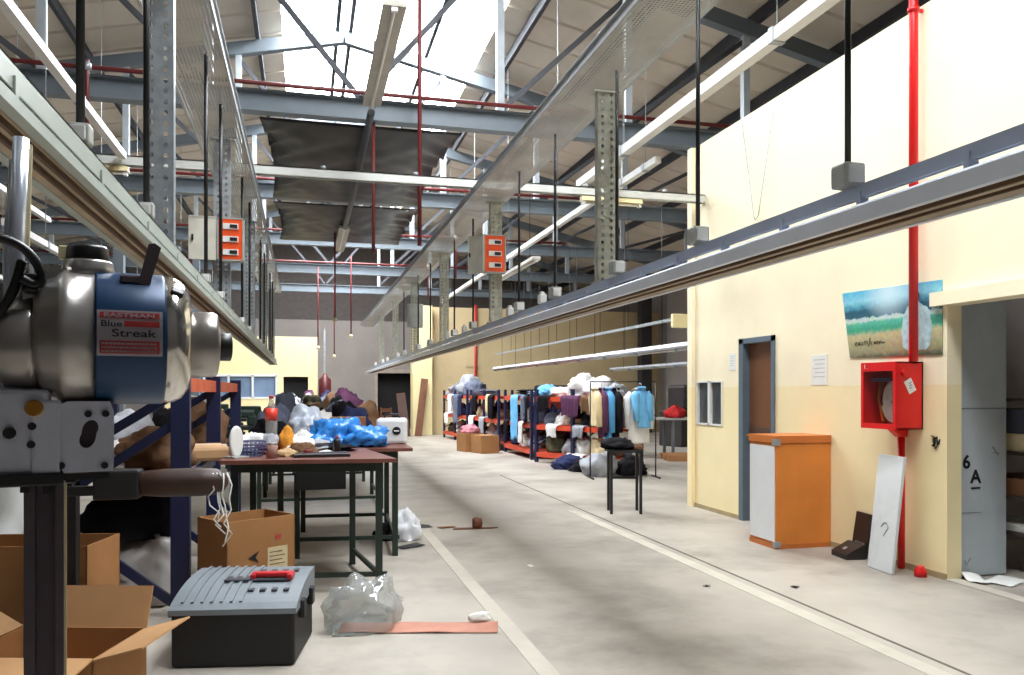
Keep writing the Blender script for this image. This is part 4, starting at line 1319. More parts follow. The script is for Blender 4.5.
struct(m.build('wall_column', mat('dark_column', (52, 48, 50), .7), None, (12.2, 27.5, 0)), 'dark column beside the tan wall')
t = thing('plank', 'brown plank leaning on the pale pier at the aisle end', 'plank', (3.72, 27.1, 0), 0)
MB().box((0, 0, 1.0), (.24, .05, 2.0)).build('board', planks, t, (0, 0, 0), (R(-10), R(8), 0))
t = thing('plank', 'darker plank leaning next to the brown plank', 'plank', (3.30, 27.0, 0), 0)
MB().box((0, 0, .75), (.3, .05, 1.5)).build('board', mat('dark_plank', (74, 48, 36), .6), t, (0, 0, 0), (R(-12), R(-6), 0))
pipe('drop_pipe', [(5.9, 27.95, 0), (5.9, 27.95, 4.6)], .05, redpipe, 'red pipe up the tan wall behind the racks', 'pipe')
for k, (x, z) in enumerate(((4.75, 3.1), (4.95, 2.55))):
    m = MB(); m.box((0, 0, 0), (.5, .03, .3))
    tag(m.build('wall_plate', paper if k == 0 else tanwall, None, (4.9 + .9 * k, 27.98, z)), ['white notice high on the tan wall', 'tan plate on the tan wall'][k], 'notice')

# ------------------------------------------------------------------ floor oddments
t = thing('work_shoe', 'brown sole and scrap lying alone in the aisle', 'scrap', (1.78, 8.6, 0), R(-5))
m = MB().prism([(-.22, -.03), (-.05, -.045), (.20, -.03), (.28, 0), (.1, .04), (-.2, .03)], 'Z', 0, .012); m.build('flat_piece', planks, t)
m = MB().lathe([(-.05, .05), (-.02, .062), (.05, .05)], 'X', (.05, .0, .065), 16); m.build('roll', mat('reel_brown', (110, 60, 44), .6), t)
MB().lathe([(.05, .02), (.056, .02)], 'X', (.05, 0, .065), 12).build('roll_core', ink, t)
sheet_on_floor('loose_scrap', (1.52, 8.75, 0), .3, .2, .1, pallet, 'thin tan scrap beside the brown roll in the aisle', 'scrap', .02, 7)
sheet_on_floor('loose_scrap', (1.25, 8.85, 0), .1, .22, .16, ink, 'flat black scrap in the aisle near the tables', 'scrap', .02, 8)
sheet_on_floor('loose_scrap', (.99, 7.75, 0), .5, .26, .14, ink, 'flat black scrap beside the green table leg', 'scrap', .02, 9)
sheet_on_floor('loose_scrap', (3.0, 5.6, 0), .5, .05, .04, ink, 'tiny black scrap by the painted line', 'scrap', .02, 10)
sheet_on_floor('loose_scrap', (3.64, 5.4, 0), .5, .05, .05, ink, 'tiny black scrap on the floor before the black case', 'scrap', .02, 11)
sheet_on_floor('loose_scrap', (1.87, 6.6, 0), .5, .05, .05, paper, 'tiny white scrap in the middle of the aisle', 'scrap', .02, 12)
sheet_on_floor('flat_cardboard', (.70, 5.06, 0), R(-14), 1.0, .22, mat('pink_card', (186, 130, 110), .7), 'flat reddish cardboard strip on the floor by the plastic bag', 'cardboard', .012, 13)
heap('paper_ball', (1.10, 5.10, .016), (.14, .08, .05), paper, 'small white crumple on the reddish cardboard', 'paper', 61, 0, sub=3)
heap('plastic_bag', (.36, 5.22, 0), (.44, .36, .30), clearbag, 'crumpled clear plastic bag on the floor by the tool box', 'bag', 63, .5, rough=.4)
heap('white_bag', (1.0, 8.15, 0), (.28, .24, .26), mat('white_bag_plastic', (216, 218, 222), .35), 'small white bag on the floor by the green table leg', 'bag', 64, .5, rough=.4)
heap('cloth_scrap', (.80, 8.2, 0), (.26, .22, .16), CL['black'], 'black bundle on the floor beside the small white bag', 'cloth', 65, .5)

# ------------------------------------------------------------------ green work tables
def work_table(name, legs, top, z, label, drawer=None, bars=(), topm=None):
    t = thing(name, label, 'table', (legs[0][0], legs[0][1], 0))
    ox, oy = legs[0][0], legs[0][1]
    def L(p): return (p[0] - ox, p[1] - oy)
    MB().prism([L(p) for p in top], 'Z', z - .03, z).build('table_top', topm or redwood, t)
    m = MB()
    c = [L(p) for p in legs[:4]]
    for a, b in zip(c, c[1:] + c[:1]):
        m.bar((a[0], a[1], z - .065), (b[0], b[1], z - .065), .04, .07)
    m.build('apron', greensteel, t)
    for p in legs:
        q = L(p)
        MB().bb(q[0] - .025, q[0] + .025, q[1] - .025, q[1] + .025, 0, z - .03).build('leg', greensteel, t)
    for (a, b, za, zb) in bars:
        a, b = L(a), L(b)
        MB().bar((a[0], a[1], za), (b[0], b[1], zb), .025, .035).build('stretcher', greensteel, t)
    if drawer:
        x0, x1, y0, y1, z0, z1 = drawer
        d_ = MB().bb(x0 - ox, x1 - ox, y0 - oy, y1 - oy, z0, z1, .006).build('drawer', mat('drawer_black', (26, 28, 28), .45), t)
        MB().box((x0 - ox - .015, (y0 + y1) / 2 - oy - .2, (z0 + z1) / 2 + .03), (.03, .05, .03), None, .005).build('drawer_pull', black, d_)
    return t
A = [(.54, 6.09), (.40, 7.10), (-.42, 7.02), (-.50, 6.24), (-.20, 7.04)]
work_table('work_table', A, [(.66, 5.98), (.50, 7.20), (-.58, 7.12), (-.60, 6.10)], 1.005, 'dark green work table with a red-brown top, behind the tool box',
           bars=[((.60, 6.08), (-.50, 6.24), .13, .13), ((.54, 6.09), (.40, 7.10), .13, .13), ((-.50, 6.24), (-.42, 7.02), .13, .13)])
Bt = [(.80, 7.38), (.86, 8.78), (-.02, 8.85), (-.07, 7.46)]
work_table('work_table', Bt, [(.95, 7.28), (.98, 8.90), (-.14, 8.95), (-.16, 7.36)], .99, 'dark green work table with a drawer, carrying the white machine case',
           drawer=(-.08, .36, 7.40, 7.85, .62, .86), bars=[((.84, 7.37), (-.11, 7.47), .17, .17), ((.86, 8.78), (-.02, 8.85), .17, .17), ((.80, 7.38), (.86, 8.78), .17, .17)])

# things on the tables
def onA(x, y): return (x, y, 1.006)
t = thing('cutting_board', 'thin black board lying on the front green table', 'board', (.12, 6.35, 1.006), R(4))
MB().box((0, 0, .012), (.42, .26, .024), None, .004).build('board', mat('board_black', (40, 34, 38), .4), t)
t = thing('cup', 'dark red cup standing on the thin black board', 'cup', (.02, 6.42, .981))
m = MB().lathe([(0, .028), (.07, .036), (.072, .033), (.01, .024)], 'Z', (0, 0, 0), 16); m.build('body', mat('dark_red_cup', (110, 40, 40), .3), t)
MB().tube([(.03, 0, .055), (.055, 0, .05), (.055, 0, .025), (.03, 0, .018)], .005, 6).build('handle', mat('dark_red_cup', (110, 40, 40), .3), t)
t = thing('spray_can', 'short black can on the front green table', 'can', (.25, 6.62, 1.006))
MB().lathe([(0, .03), (.10, .03), (.115, .02), (.12, .012)], 'Z', (0, 0, 0), 16).build('body', black, t)
MB().lathe([(.12, .012), (.14, .012)], 'Z', (0, 0, 0), 12).build('cap', mat('cap_red', (180, 40, 50), .4), t)
sheet_on_floor('loose_paper', (.12, 6.62, 1.006), .5, .16, .12, paper, 'white paper on the front green table', 'paper', .03, 15)
heap('cloth_scrap', (-.14, 6.40, 1.006), (.16, .16, .05), CL['tan'], 'tan cloth on the front green table', 'cloth', 71, .1)
heap('cloth_scrap', (-.05, 6.75, 1.006), (.26, .24, .12), CL['white'], 'white cloth on the front green table', 'cloth', 72, .1)
heap('cloth_scrap', (-.02, 6.56, 1.006), (.20, .10, .09), CL['brown'], 'brown cloth roll beside the dark red cup', 'cloth', 73, .1)
t = thing('plastic_basket', 'blue-grey plastic basket on the front green table corner', 'basket', (-.40, 6.45, 1.006))
m = MB()
for k in range(5):
    z = .012 + k * .026
    r = .085 + k * .006
    m.tube([(r * math.cos(2 * PI * j / 20), r * .8 * math.sin(2 * PI * j / 20), z) for j in range(21)], .005, 5, False)
for j in range(20):
    g = 2 * PI * j / 20
    m.tube([(.085 * math.cos(g), .068 * math.sin(g), .006), (.11 * math.cos(g), .088 * math.sin(g), .12)], .004, 5)
m.build('weave', mat('basket_blue', (76, 80, 116), .4), t)
MB().lathe([(0, .08), (.006, .08)], 'Z', (0, 0, 0), 20).build('bottom', mat('basket_blue', (76, 80, 116), .4), t)
t = thing('tin_can', 'pinkish tin standing beside the blue-grey basket', 'tin', (-.24, 6.25, 1.006))
MB().lathe([(0, .04), (.11, .042), (.112, .038), (.02, .036)], 'Z', (0, 0, 0), 18).build('body', mat('pink_tin', (176, 140, 130), .35), t)
MB().lathe([(.105, .044), (.114, .044)], 'Z', (0, 0, 0), 18).build('rim', galv, t)
heap('cloth_scrap', (-.43, 6.85, 1.006), (.26, .3, .16), CL['white'], 'white cloth behind the blue-grey basket', 'cloth', 74, .1)
heap('cloth_scrap', (-.28, 6.8, 1.006), (.2, .22, .14), CL['grey'], 'grey cloth behind the pinkish tin', 'cloth', 75, .1)
heap('rag_bag', (-.14, 6.72, 1.006), (.13, .12, .20), CL['orange'], 'orange bag on the front green table', 'bag', 76, .4)
t = thing('iron_pad', 'white oval pad standing up at the front table end', 'pad', (-.50, 6.33, 1.006), R(48))
m = MB().lathe([(-.012, .10), (-.006, .12), (.006, .12), (.012, .10)], 'Y', (0, 0, .12), 24)
o = m.build('pad', whiteplastic, t); o.scale = (.55, 1, 1.0)
MB().bb(-.07, .07, -.06, .06, 0, .012).build('base', greybox, t)
t = thing('plastic_bottle', 'clear bottle with an orange-red label on the front green table', 'bottle', (-.27, 6.92, 1.006))
MB().lathe([(0, .04), (.02, .048), (.30, .048), (.38, .028), (.42, .018), (.44, .018)], 'Z', (0, 0, 0), 18).build('body', clearbag, t)
MB().lathe([(.26, .0495), (.36, .0495)], 'Z', (0, 0, 0), 18).build('label_band', mat('label_red', (226, 64, 44), .4), t)
MB().lathe([(.44, .02), (.465, .02)], 'Z', (0, 0, 0), 12).build('cap', mat('cap_red', (180, 40, 50), .4), t)
for k, (x, y, sx_, sy_, h_, c, lb) in enumerate([(-.44, 6.60, .2, .16, .05, 'slate', 'slate folded cloth on the front green table'), (.30, 6.85, .2, .2, .05, 'black', 'black folded cloth on the front green table'),
        (.08, 6.95, .18, .18, .09, 'grey', 'grey folded cloth on the front green table'), (-.30, 6.66, .16, .14, .07, 'purple', 'dark purple folded cloth on the front green table')]):
    folded('folded_cloth', (x, y, 1.006), (sx_, sy_, h_), CL[c], lb, 'cloth', 60 + k, .3 * k, None, 2)
def onB(x, y): return (x, y, .991)
# crumpled blue plastic on table B
heap('blue_plastic_bundle', onB(.26, 7.72), (.46, .36, .22), blueplastic, 'crumpled bright blue plastic bundle next to the white cloth', 'plastic sheet', 81, .2, rough=.5)
heap('blue_plastic_bundle', onB(.56, 7.58), (.40, .30, .17), blueplastic, 'lower blue plastic bundle beside the white machine case', 'plastic sheet', 83, .2, rough=.5)
t = thing('machine_case', 'white machine case with a black badge on the green table', 'machine case', (.84, 8.02, .991), R(-8))
m = MB().box((0, 0, .125), (.30, .36, .25), None, .03); c_ = m.build('shell', whiteplastic, t)
m = MB().lathe([(0, .045), (.006, .045)], 'Y', (0, 0, 0), 24); o = m.build('badge', ink, c_, (.05, -.185, .13)); o.scale = (.9, 1, .9)
m = MB(); m.box((0, 0, 0), (.05, .002, .012)); m.build('badge_mark', paper, c_, (.05, -.1925, .13))
MB().tube([(-.08, 0, .25), (-.06, 0, .285), (.06, 0, .285), (.08, 0, .25)], .01, 8).build('handle', black, t)
heap('grey_bag', (-.02, 8.4, .991), (.36, .36, .30), greyplastic, 'pale grey plastic bag pile on the drawer table', 'bag', 85, .2, rough=.4)
heap('grey_bag', (.08, 8.0, .991), (.30, .28, .18), CL['grey'], 'grey cloth bag before the pale plastic pile', 'bag', 86, .2)
heap('cloth_scrap', (.0, 7.62, .991), (.24, .22, .14), CL['white'], 'white cloth between the orange bag and blue plastic', 'cloth', 87, .2)

# more tables and clutter down the left of the aisle
rows = [(10.4, .95), (13.6, .95), (17.2, .95), (21.0, .95), (24.4, .95)]
for k, (y, z) in enumerate(rows):
    x1 = .95
    lg = [(x1, y), (x1, y + 1.5), (x1 - 1.5, y + 1.5), (x1 - 1.5, y)]
    work_table('work_table', lg, [(x1 + .1, y - .1), (x1 + .1, y + 1.6), (x1 - 1.6, y + 1.6), (x1 - 1.6, y - .1)], z,
               ['cluttered green table beyond the white machine case', 'second cluttered green table beyond the machine case', 'third cluttered green table down the aisle', 'fourth cluttered green table down the aisle', 'last green table before the yellow room'][k],
               bars=[(lg[0], lg[3], .15, .15), (lg[0], lg[1], .15, .15)])
t = carton('brown_carton', (.52, 10.75, .951), (.50, .40, .22), mat('carton_brown', (140, 88, 56), .7), 'brown carton on the table just beyond the blue plastic', R(-8))
PAL = ['black', 'brown', 'grey', 'black', 'tan', 'slate', 'olive', 'white', 'purple', 'brown', 'black', 'navy']
PLACE = ['the table just beyond the blue plastic', 'the second cluttered table', 'the third cluttered table', 'the fourth cluttered table', 'the last table before the yellow room']
POS = ['first', 'second', 'third', 'fourth', 'fifth', 'sixth', 'seventh', 'eighth', 'ninth']
rnd = random.Random(21)
for k, (y, z) in enumerate(rows):
    n = 0
    for j in range(3):
        for i in range(3):
            x, y_ = -.38 + i * .52 + rnd.uniform(-.05, .05), y + .22 + j * .52 + rnd.uniform(-.05, .05)
            if k == 0 and i == 2 and j == 0: continue
            c = PAL[rnd.randrange(12)]
            hh = rnd.uniform(.14, .34) + .05 * k + (.08 if j == 2 else 0)
            heap('clutter_heap', (x, y_, .951), (.39, .38, hh), CL[c], '%s heap, %s of those on %s' % (c, POS[n], PLACE[k]), 'clothes', 90 + k * 9.7 + n * 1.9, n, 'heaps on the cluttered tables', sub=3, rough=.42)
            n += 1
t = thing('stacked_chair', 'brown wooden chair standing by the rear doorway', 'chair', (2.72, 27.0, 0), .4)
MB().bb(-.22, .22, -.22, .22, .43, .47).build('seat', planks, t)
for sx in (-1, 1):
    for sy in (-1, 1):
        MB().bb(sx * .19 - .02, sx * .19 + .02, sy * .19 - .02, sy * .19 + .02, 0, .43).build('leg', planks, t)
    MB().bb(sx * .19 - .02, sx * .19 + .02, .17, .21, .47, .98).build('back_post', planks, t)
m = MB(); m.bb(-.17, .17, .175, .205, .82, .95); m.bb(-.17, .17, .175, .205, .62, .72); m.build('backrest', planks, t)
heap('clothes_pile', (2.1, 28.6, 0), (1.0, .8, 1.0), CL['brown'], 'brown pile on the floor by the rear doorway', 'clothes', 121, .3)
heap('clothes_pile', (1.15, 28.2, 0), (.8, .8, 1.0), CL['black'], 'black pile on the floor before the grey wall', 'clothes', 123, .3)
heap('clothes_pile', (1.5, 30.6, 0), (1.4, 1.0, 1.5), CL['purple'], 'dark purple pile against the grey wall', 'clothes', 125, .3)
t = thing('red_extinguisher', 'dark red cylinder hung on a post by the yellow room', 'cylinder', (.62, 26.6, 1.15))
MB().lathe([(0, .16), (.04, .2), (.75, .2), (.85, .1), (.95, .06)], 'Z', (0, 0, 0), 20).build('body', mat('dark_red', (84, 28, 30), .4), t)
MB().bb(-.03, .03, .2, .26, -1.15, 2.4).build('post', galv, t)

# dark green machines left of the tables
for k, (x, y, lb) in enumerate([(-1.0, 13.0, 'dark green machine frame behind the clear bottle'), (-1.1, 16.8, 'second dark green machine frame behind the bottle'), (-2.0, 20.0, 'dark green machine frame before the bluish windows')]):
    t = thing('green_machine', lb, 'machine', (x, y, 0), .1)
    MB().box((0, 0, .95), (.9, .6, .06), None, .008).build('table_top', greensteel, t)
    for sx in (-1, 1):
        for sy in (-1, 1):
            MB().bb(sx * .40 - .03, sx * .40 + .03, sy * .25 - .03, sy * .25 + .03, 0, .92).build('leg', greensteel, t)
    MB().box((0, .05, 1.16), (.5, .2, .12), None, .03).build('arm', mat('machine_green', (44, 66, 56), .4), t)
    MB().box((.2, .05, 1.06), (.14, .2, .16), None, .03).build('pillar', mat('machine_green', (44, 66, 56), .4), t)
    MB().box((-.2, .05, 1.04), (.08, .12, .12), None, .02).build('needle_head', whiteplastic, t)
    for j in range(4):
        MB().bb(-.36 + j * .2, -.30 + j * .2, -.26, -.24, .3, .9).build('slat', greensteel, t)

# ------------------------------------------------------------------ navy pallet rack with orange beams
t = thing('pallet_rack', 'navy pallet rack with orange top beams behind the cutter', 'rack', (-.81, 5.78, 0))
YS = (0, 2.0, 4.4)
for y in YS:
    for x in (0, -.86):
        MB().bb(x - .06, x + .06, y - .04, y + .04, 0, 1.64).build('upright', navy, t)
        MB().bb(x - .07, x + .07, y - .06, y + .06, 0, .006).build('foot_plate', navy, t)
    for (a, b) in ((.06, .72), (1.50, .98), (1.30, .74)):
        MB().bar((-.02, y, a), (-.84, y, b), .035, .06).build('brace', navy, t)
for (y0, y1) in zip(YS[:-1], YS[1:]):
    for x in (.0, -.86):
        MB().bb(x - .025, x + .025, y0 + .035, y1 - .035, 1.50, 1.60).build('beam', orangebeam, t)
        MB().bb(x - .025, x + .025, y0 + .035, y1 - .035, .84, .92).build('beam', navy, t)
    MB().bb(-.83, -.03, y0 + .04, y1 - .04, .92, .945).build('deck', planks, t)
RG = 'goods on the navy pallet rack'
for k, (x, y, s, c, lb) in enumerate([(-1.05, 6.35, (.5, .5, .28), 'brown', 'brown cloth on the navy rack deck'), (-1.40, 6.4, (.45, .5, .20), 'white', 'white cloth on the navy rack deck'),
    (-1.42, 7.35, (.36, .5, .35), 'grey', 'grey heap on the navy rack deck'), (-1.14, 7.55, (.34, .4, .4), 'black', 'black heap on the navy rack deck'), (-1.1, 8.7, (.6, .6, .45), 'brown', 'brown heap deep on the navy rack'),
    (-1.2, 9.6, (.6, .6, .45), 'white', 'white heap deep on the navy rack')]):
    heap('rack_goods', (x, y, .946), s, CL[c], lb, 'clothes', 130 + k * 2.1, k, RG)
t = thing('wrapped_parcel', 'tan wrapped parcel jutting from the navy rack deck', 'parcel', (-.80, 7.0, .946), R(12))
MB().box((0, 0, .06), (.34, .5, .12), None, .03).build('wrap', mat('parcel_tan', (190, 150, 108), .6), t)
MB().bb(-.172, .172, -.02, .02, .002, .122).build('string', paper, t)
# brown padded arm of a pressing machine lying before the rack
t = thing('pressing_arm', 'brown padded pressing arm on a black bracket behind the cutter', 'pressing arm', (-.84, 4.55, -.05))
m = MB()
m.lathe([(0, .05), (.02, .066), (.12, .074), (.30, .076), (.38, .07), (.42, .05), (.44, .02)], 'X', (0, 0, 1.07), 24)
m.build('padded_roll', brownleather, t)
m = MB(); m.box((-.10, 0, 1.07), (.22, .14, .15), None, .012); m.box((-.16, -.03, 1.17), (.04, .05, .26), None, .008); m.box((-.30, 0, 1.04), (.2, .05, .05), None, .008)
m.build('bracket', black, t)
m = MB(); m.bb(-.40, -.32, .07, .15, .07, 1.10); m.bb(-.50, -.22, .03, .22, .05, .07); m.bb(-.40, -.32, .0, .15, 1.02, 1.08)
m.build('stand', black, t)
m = MB()
rnd = random.Random(3)
for k in range(5):
    x0 = -.47 + .017 * k
    m.tube([(x0 + .03 * rnd.uniform(-1, 1) * (j > 0), 4.50 + .04 * rnd.uniform(-1, 1) * (j > 0), 1.07 - .06 * j * (.7 + .1 * k)) for j in range(7)], .004, 5)
tag(m.build('hanging_string', paper), 'loose white strings hanging from the end of the padded arm', 'string')
# things under the rack
heap('garment_bag', (-1.16, 6.25, .46), (.66, .44, .34), CL['black'], 'black garment bag resting on the clear sack under the padded arm', 'bag', 153, .1)
heap('clear_sack', (-1.10, 6.22, 0), (.54, .44, .50), mat('sack_plastic', (176, 170, 166), .3, var=.12), 'pale plastic sack of cloth under the black garment bag', 'sack', 155, .2, rough=.35)
heap('bright_floor_heap', (-2.25, 6.9, .0), (1.1, .6, 1.05), whiteplastic, 'tall white heap standing in for bright floor behind the open cartons', 'sack', 157, .2)  # added white shape standing in for brightly lit floor

def open_box(name, loc, rz, d, mt, label, flaps=(40, 60, 30, 70)):
    t = thing(name, label, 'box', loc, rz)
    w_, dd, h = d
    th = .008
    m = MB()
    m.bb(-w_ / 2, w_ / 2, -dd / 2, -dd / 2 + th, 0, h); m.bb(-w_ / 2, w_ / 2, dd / 2 - th, dd / 2, 0, h)
    m.bb(-w_ / 2, -w_ / 2 + th, -dd / 2, dd / 2, 0, h); m.bb(w_ / 2 - th, w_ / 2, -dd / 2, dd / 2, 0, h)
    m.bb(-w_ / 2, w_ / 2, -dd / 2, dd / 2, 0, th)
    m.build('walls', mt, t)
    for k, a in enumerate(flaps):
        if a is None: continue
        l_ = dd * .42 if k < 2 else w_ * .36
        if k < 2:
            m = MB().bb(-w_ / 2, w_ / 2, 0, th, 0, l_)
            m.build('flap', cardlight, t, (0, (-1 if k == 0 else 1) * dd / 2, h), (R(a) if k == 0 else R(-a), 0, 0))
        else:
            m = MB().bb(0, th, -dd / 2, dd / 2, 0, l_)
            m.build('flap', cardlight, t, ((-1 if k == 2 else 1) * w_ / 2, 0, h), (0, R(-a) if k == 2 else R(a), 0))
    return t
bx = open_box('open_carton', (-.38, 5.66, 0), R(34), (.50, .38, .67), cardboard, 'brown open carton with a black arrow, behind the tool box', (None, None, None, None))
m = MB().prism([(-.10, .42), (-.02, .46), (-.05, .42), (-.02, .38)], 'Y', -.193, -.1905); m.build('printed_arrow', ink, bx)
m = MB(); m.bb(.04, .19, -.193, -.1905, .28, .47); lb = m.build('paper_label', mat('label_paper', (206, 190, 150), .7), bx)
m = MB()
for k in range(6): m.bb(.055, .17 - .02 * (k % 2), -.1945, -.193, .30 + .027 * k, .306 + .027 * k)
m.build('label_print', mat('label_print', (120, 104, 80), .7), lb)
m = MB().bb(.10, .14, -.194, -.192, .52, .55); m.build('print_mark', mat('print_red', (170, 60, 60), .6), bx)
open_box('open_carton', (-1.12, 4.12, 0), R(-16), (.62, .48, .34), cardboard, 'open flapped carton on the floor at the cutter foot', (100, 20, 60, 75))
open_box('open_carton', (-1.50, 5.08, 0), R(-12), (.80, .40, .66), cardboard, 'tall brown carton standing behind the open flapped carton', (None, None, None, None))

# tool box
t = thing('tool_box', 'grey and black tool box with a red handle on the floor', 'tool box', (-.33, 4.88, 0), R(-10))
W_, D_, H_ = .66, .58, .42
MB().box((0, 0, .155), (W_, D_, .31), None, .02).build('body', mat('tool_black', (13, 13, 15), .55), t)
m = MB()
n = 12
def lidz(v): return .31 + .11 * math.sin(min(1, v * 1.15 + .02) * PI / 2) ** .7
pr = []
for k in range(n + 1):
    v = k / n
    y = -D_ / 2 - .012 + v * (D_ + .024)
    z = lidz(v)
    pr.append((y, z))
poly = [(-D_ / 2 - .012, .29)] + pr + [(D_ / 2 + .012, .29)]
m.prism(poly, 'X', -W_ / 2 - .01, W_ / 2 + .01)
ld = m.build('lid', toolgrey, t)
for k in range(7):
    x = -.28 + k * .052
    mm = MB()
    for a, b in zip(pr[1:-1], pr[2:]):
        mm.bar((x, a[0], a[1] + .004), (x, b[0], b[1] + .004), .016, .012)
    mm.build('lid_rib', toolgrey, ld)
for sy in (-.13, .17):
    for k in range(4):
        mm = MB(); mm.box((.06 + k * .065, sy, .0), (.032, .045, .012), None, .003)
        zz = lidz((sy + D_ / 2 + .012) / (D_ + .024))
        mm.build('lid_stud', mat('tool_dark', (60, 66, 72), .4), ld, (0, 0, zz + .004))
m = MB().box((0.06, .02, .412), (.36, .10, .012), None, .004); hp_ = m.build('handle_recess', mat('tool_dark', (60, 66, 72), .4), t)
m = MB(); m.box((.14, .02, .437), (.22, .045, .03), None, .008); m.box((.04, .02, .430), (.03, .08, .03), None, .006); m.box((.25, .02, .430), (.03, .10, .03), None, .006)
m.build('handle', toolred, t)
for y in (-.14, .14):
    MB().box((W_ / 2 + .018, y, .28), (.03, .07, .10), None, .006).build('latch', black, t)

# ------------------------------------------------------------------ the cloth cutter in front
t = thing('cloth_cutter', 'large silver cloth cutting machine with a blue band, on its stand', 'cutting machine', (-.323, 1.43, 0), R(12.7))
S = .001625
def lx(p):
    u = (p - 512) / 800
    return (-.67 - u * 1.3) / (u * .457 - .889)
def lz(p): return 1.5 + (392 - p) * S
zc = lz(338)
m = MB()
prof = [(lx(34), .045), (lx(35), .075), (lx(44), .092), (lx(56), .098), (lx(59), .104), (lx(66), .108), (lx(70), .106), (lx(95), .1055)]
m.lathe(prof, 'X', (0, 0, zc), 48)
m.build('end_bell', castalu, t)
m = MB().lathe([(lx(95), .107), (lx(97), .1075), (lx(160), .1075), (lx(162), .1065)], 'X', (0, 0, zc), 48)
band = m.build('blue_band', bluepaint, t)
m = MB().lathe([(lx(161), .104), (lx(163), .106), (lx(172), .105), (lx(180), .099), (lx(187), .084), (lx(188), .06)], 'X', (0, 0, zc), 48)
fb = m.build('front_bell', chrome, t)
m = MB().lathe([(lx(186), .052), (lx(188), .056), (lx(212), .056), (lx(216), .053), (lx(217), .045)], 'X', (.0, 0, lz(342)), 36)
m.build('gear_nose', castalu, t)
m = MB().lathe([(lx(216), .022), (lx(217), .024), (lx(230), .024), (lx(231), .02)], 'X', (.0, 0, lz(344)), 24)
m.build('shaft_knob', black, t)
# screws on the front bell
m = MB().box((lx(173), -.073, lz(294)), (.020, .014, .012), (R(40), R(20), 0), .002)
m.build('screw', black, fb)
# curved name plate on the band, facing the viewer
def arc_plate(mb, x0, x1, z0, z1, r, th, n=10):
    vs, fs = [], []
    for k in range(n + 1):
        z = z0 + (z1 - z0) * k / n
        for rr in (r, r + th):
            y = -math.sqrt(max(1e-6, rr * rr - (z - zc) ** 2))
            vs += [(x0, y, z), (x1, y, z)]
    for k in range(n):
        a = k * 4
        fs += [(a + 2, a + 3, a + 7, a + 6), (a, a + 4, a + 5, a + 1), (a, a + 2, a + 6, a + 4), (a + 1, a + 5, a + 7, a + 3)]
    fs += [(0, 1, 3, 2), (n * 4, n * 4 + 2, n * 4 + 3, n * 4 + 1)]
    mb.add(vs, fs)
m = MB(); arc_plate(m, lx(96.5), lx(158), lz(358), lz(315), .1076, .0014)
pl = m.build('name_plate', platesilver, t)
m = MB()
for a, b in ((317, 322.5), (344, 356)):
    arc_plate(m, lx(99), lx(155), lz(b), lz(a), .1091, .0008, 6)
arc_plate(m, lx(122), lx(155), lz(330.5), lz(325), .1091, .0008, 4)
m.build('red_panel', platered, pl)
def on_drum(z, r): return -math.sqrt(r * r - (z - zc) ** 2)
for body, px_, py_, sz, mt, sx in (('EASTMAN', 127, 319.8, .0085, platesilver, 1.9), ('Blue', 110, 328.2, .013, ink, 1.3), ('Streak', 131, 337.0, .016, ink, 1.5)):
    z = lz(py_)
    o = txt(body, sz, (lx(px_), on_drum(z, .1102), z), (PI / 2 - math.asin((z - zc) / .1102), 0, 0), mt, pl, 'plate_lettering', .0003, .0002, sx)
m = MB()
rnd = random.Random(5)
for row, py_ in enumerate((346.6, 350.2, 353.8)):
    p = 101.0
    while p < 152:
        ww = rnd.uniform(1.0, 3.2)
        z = lz(py_)
        m.box((lx(p + ww / 2), on_drum(z, .1102), z), (ww * S, .0006, .0028))
        p += ww + .9
m.bb(lx(97), lx(157.5), -.1102, -.1090, lz(337.6), lz(336.6))
m.build('plate_print', platesilver, pl)
# oil cap and collar
m = MB().lathe([(lz(279), .042), (lz(270), .038), (lz(264), .036), (lz(262), .034)], 'Z', (lx(88), 0, 0), 24); m.build('collar', castalu, t)
m = MB().lathe([(lz(263), .030), (lz(261), .031), (lz(250), .031), (lz(247), .028)], 'Z', (lx(87), 0, 0), 24); m.build('oil_cap', rubber, t)
m = MB().box((lx(62.5), .02, lz(253)), (.015, .015, .022), None, .002); m.build('marker_block', creamplastic, t)
# lever bracket
m = MB(); m.prism([(lx(136), lz(286)), (lx(147), lz(288)), (lx(158), lz(250)), (lx(152), lz(246)), (lx(146), lz(247))], 'Y', -.07, -.035)
m.box((lx(134), -.052, lz(282)), (.045, .035, .012), None, .003)
m.build('lever', darksteel, t)
# housing to the rear of the end bell
m = MB()
m.lathe([(lx(-14), .03), (lx(-10), .055), (lx(4), .068), (lx(30), .075), (lx(40), .07)], 'X', (0, 0, lz(345)), 36)
m.build('rear_housing', castalu, t)
m = MB(); m.prism([(lx(22), lz(292)), (lx(58), lz(268)), (lx(66), lz(280)), (lx(40), lz(300)), (lx(24), lz(305))], 'Y', -.035, .035)
m.build('switch_arm', castalu, t)
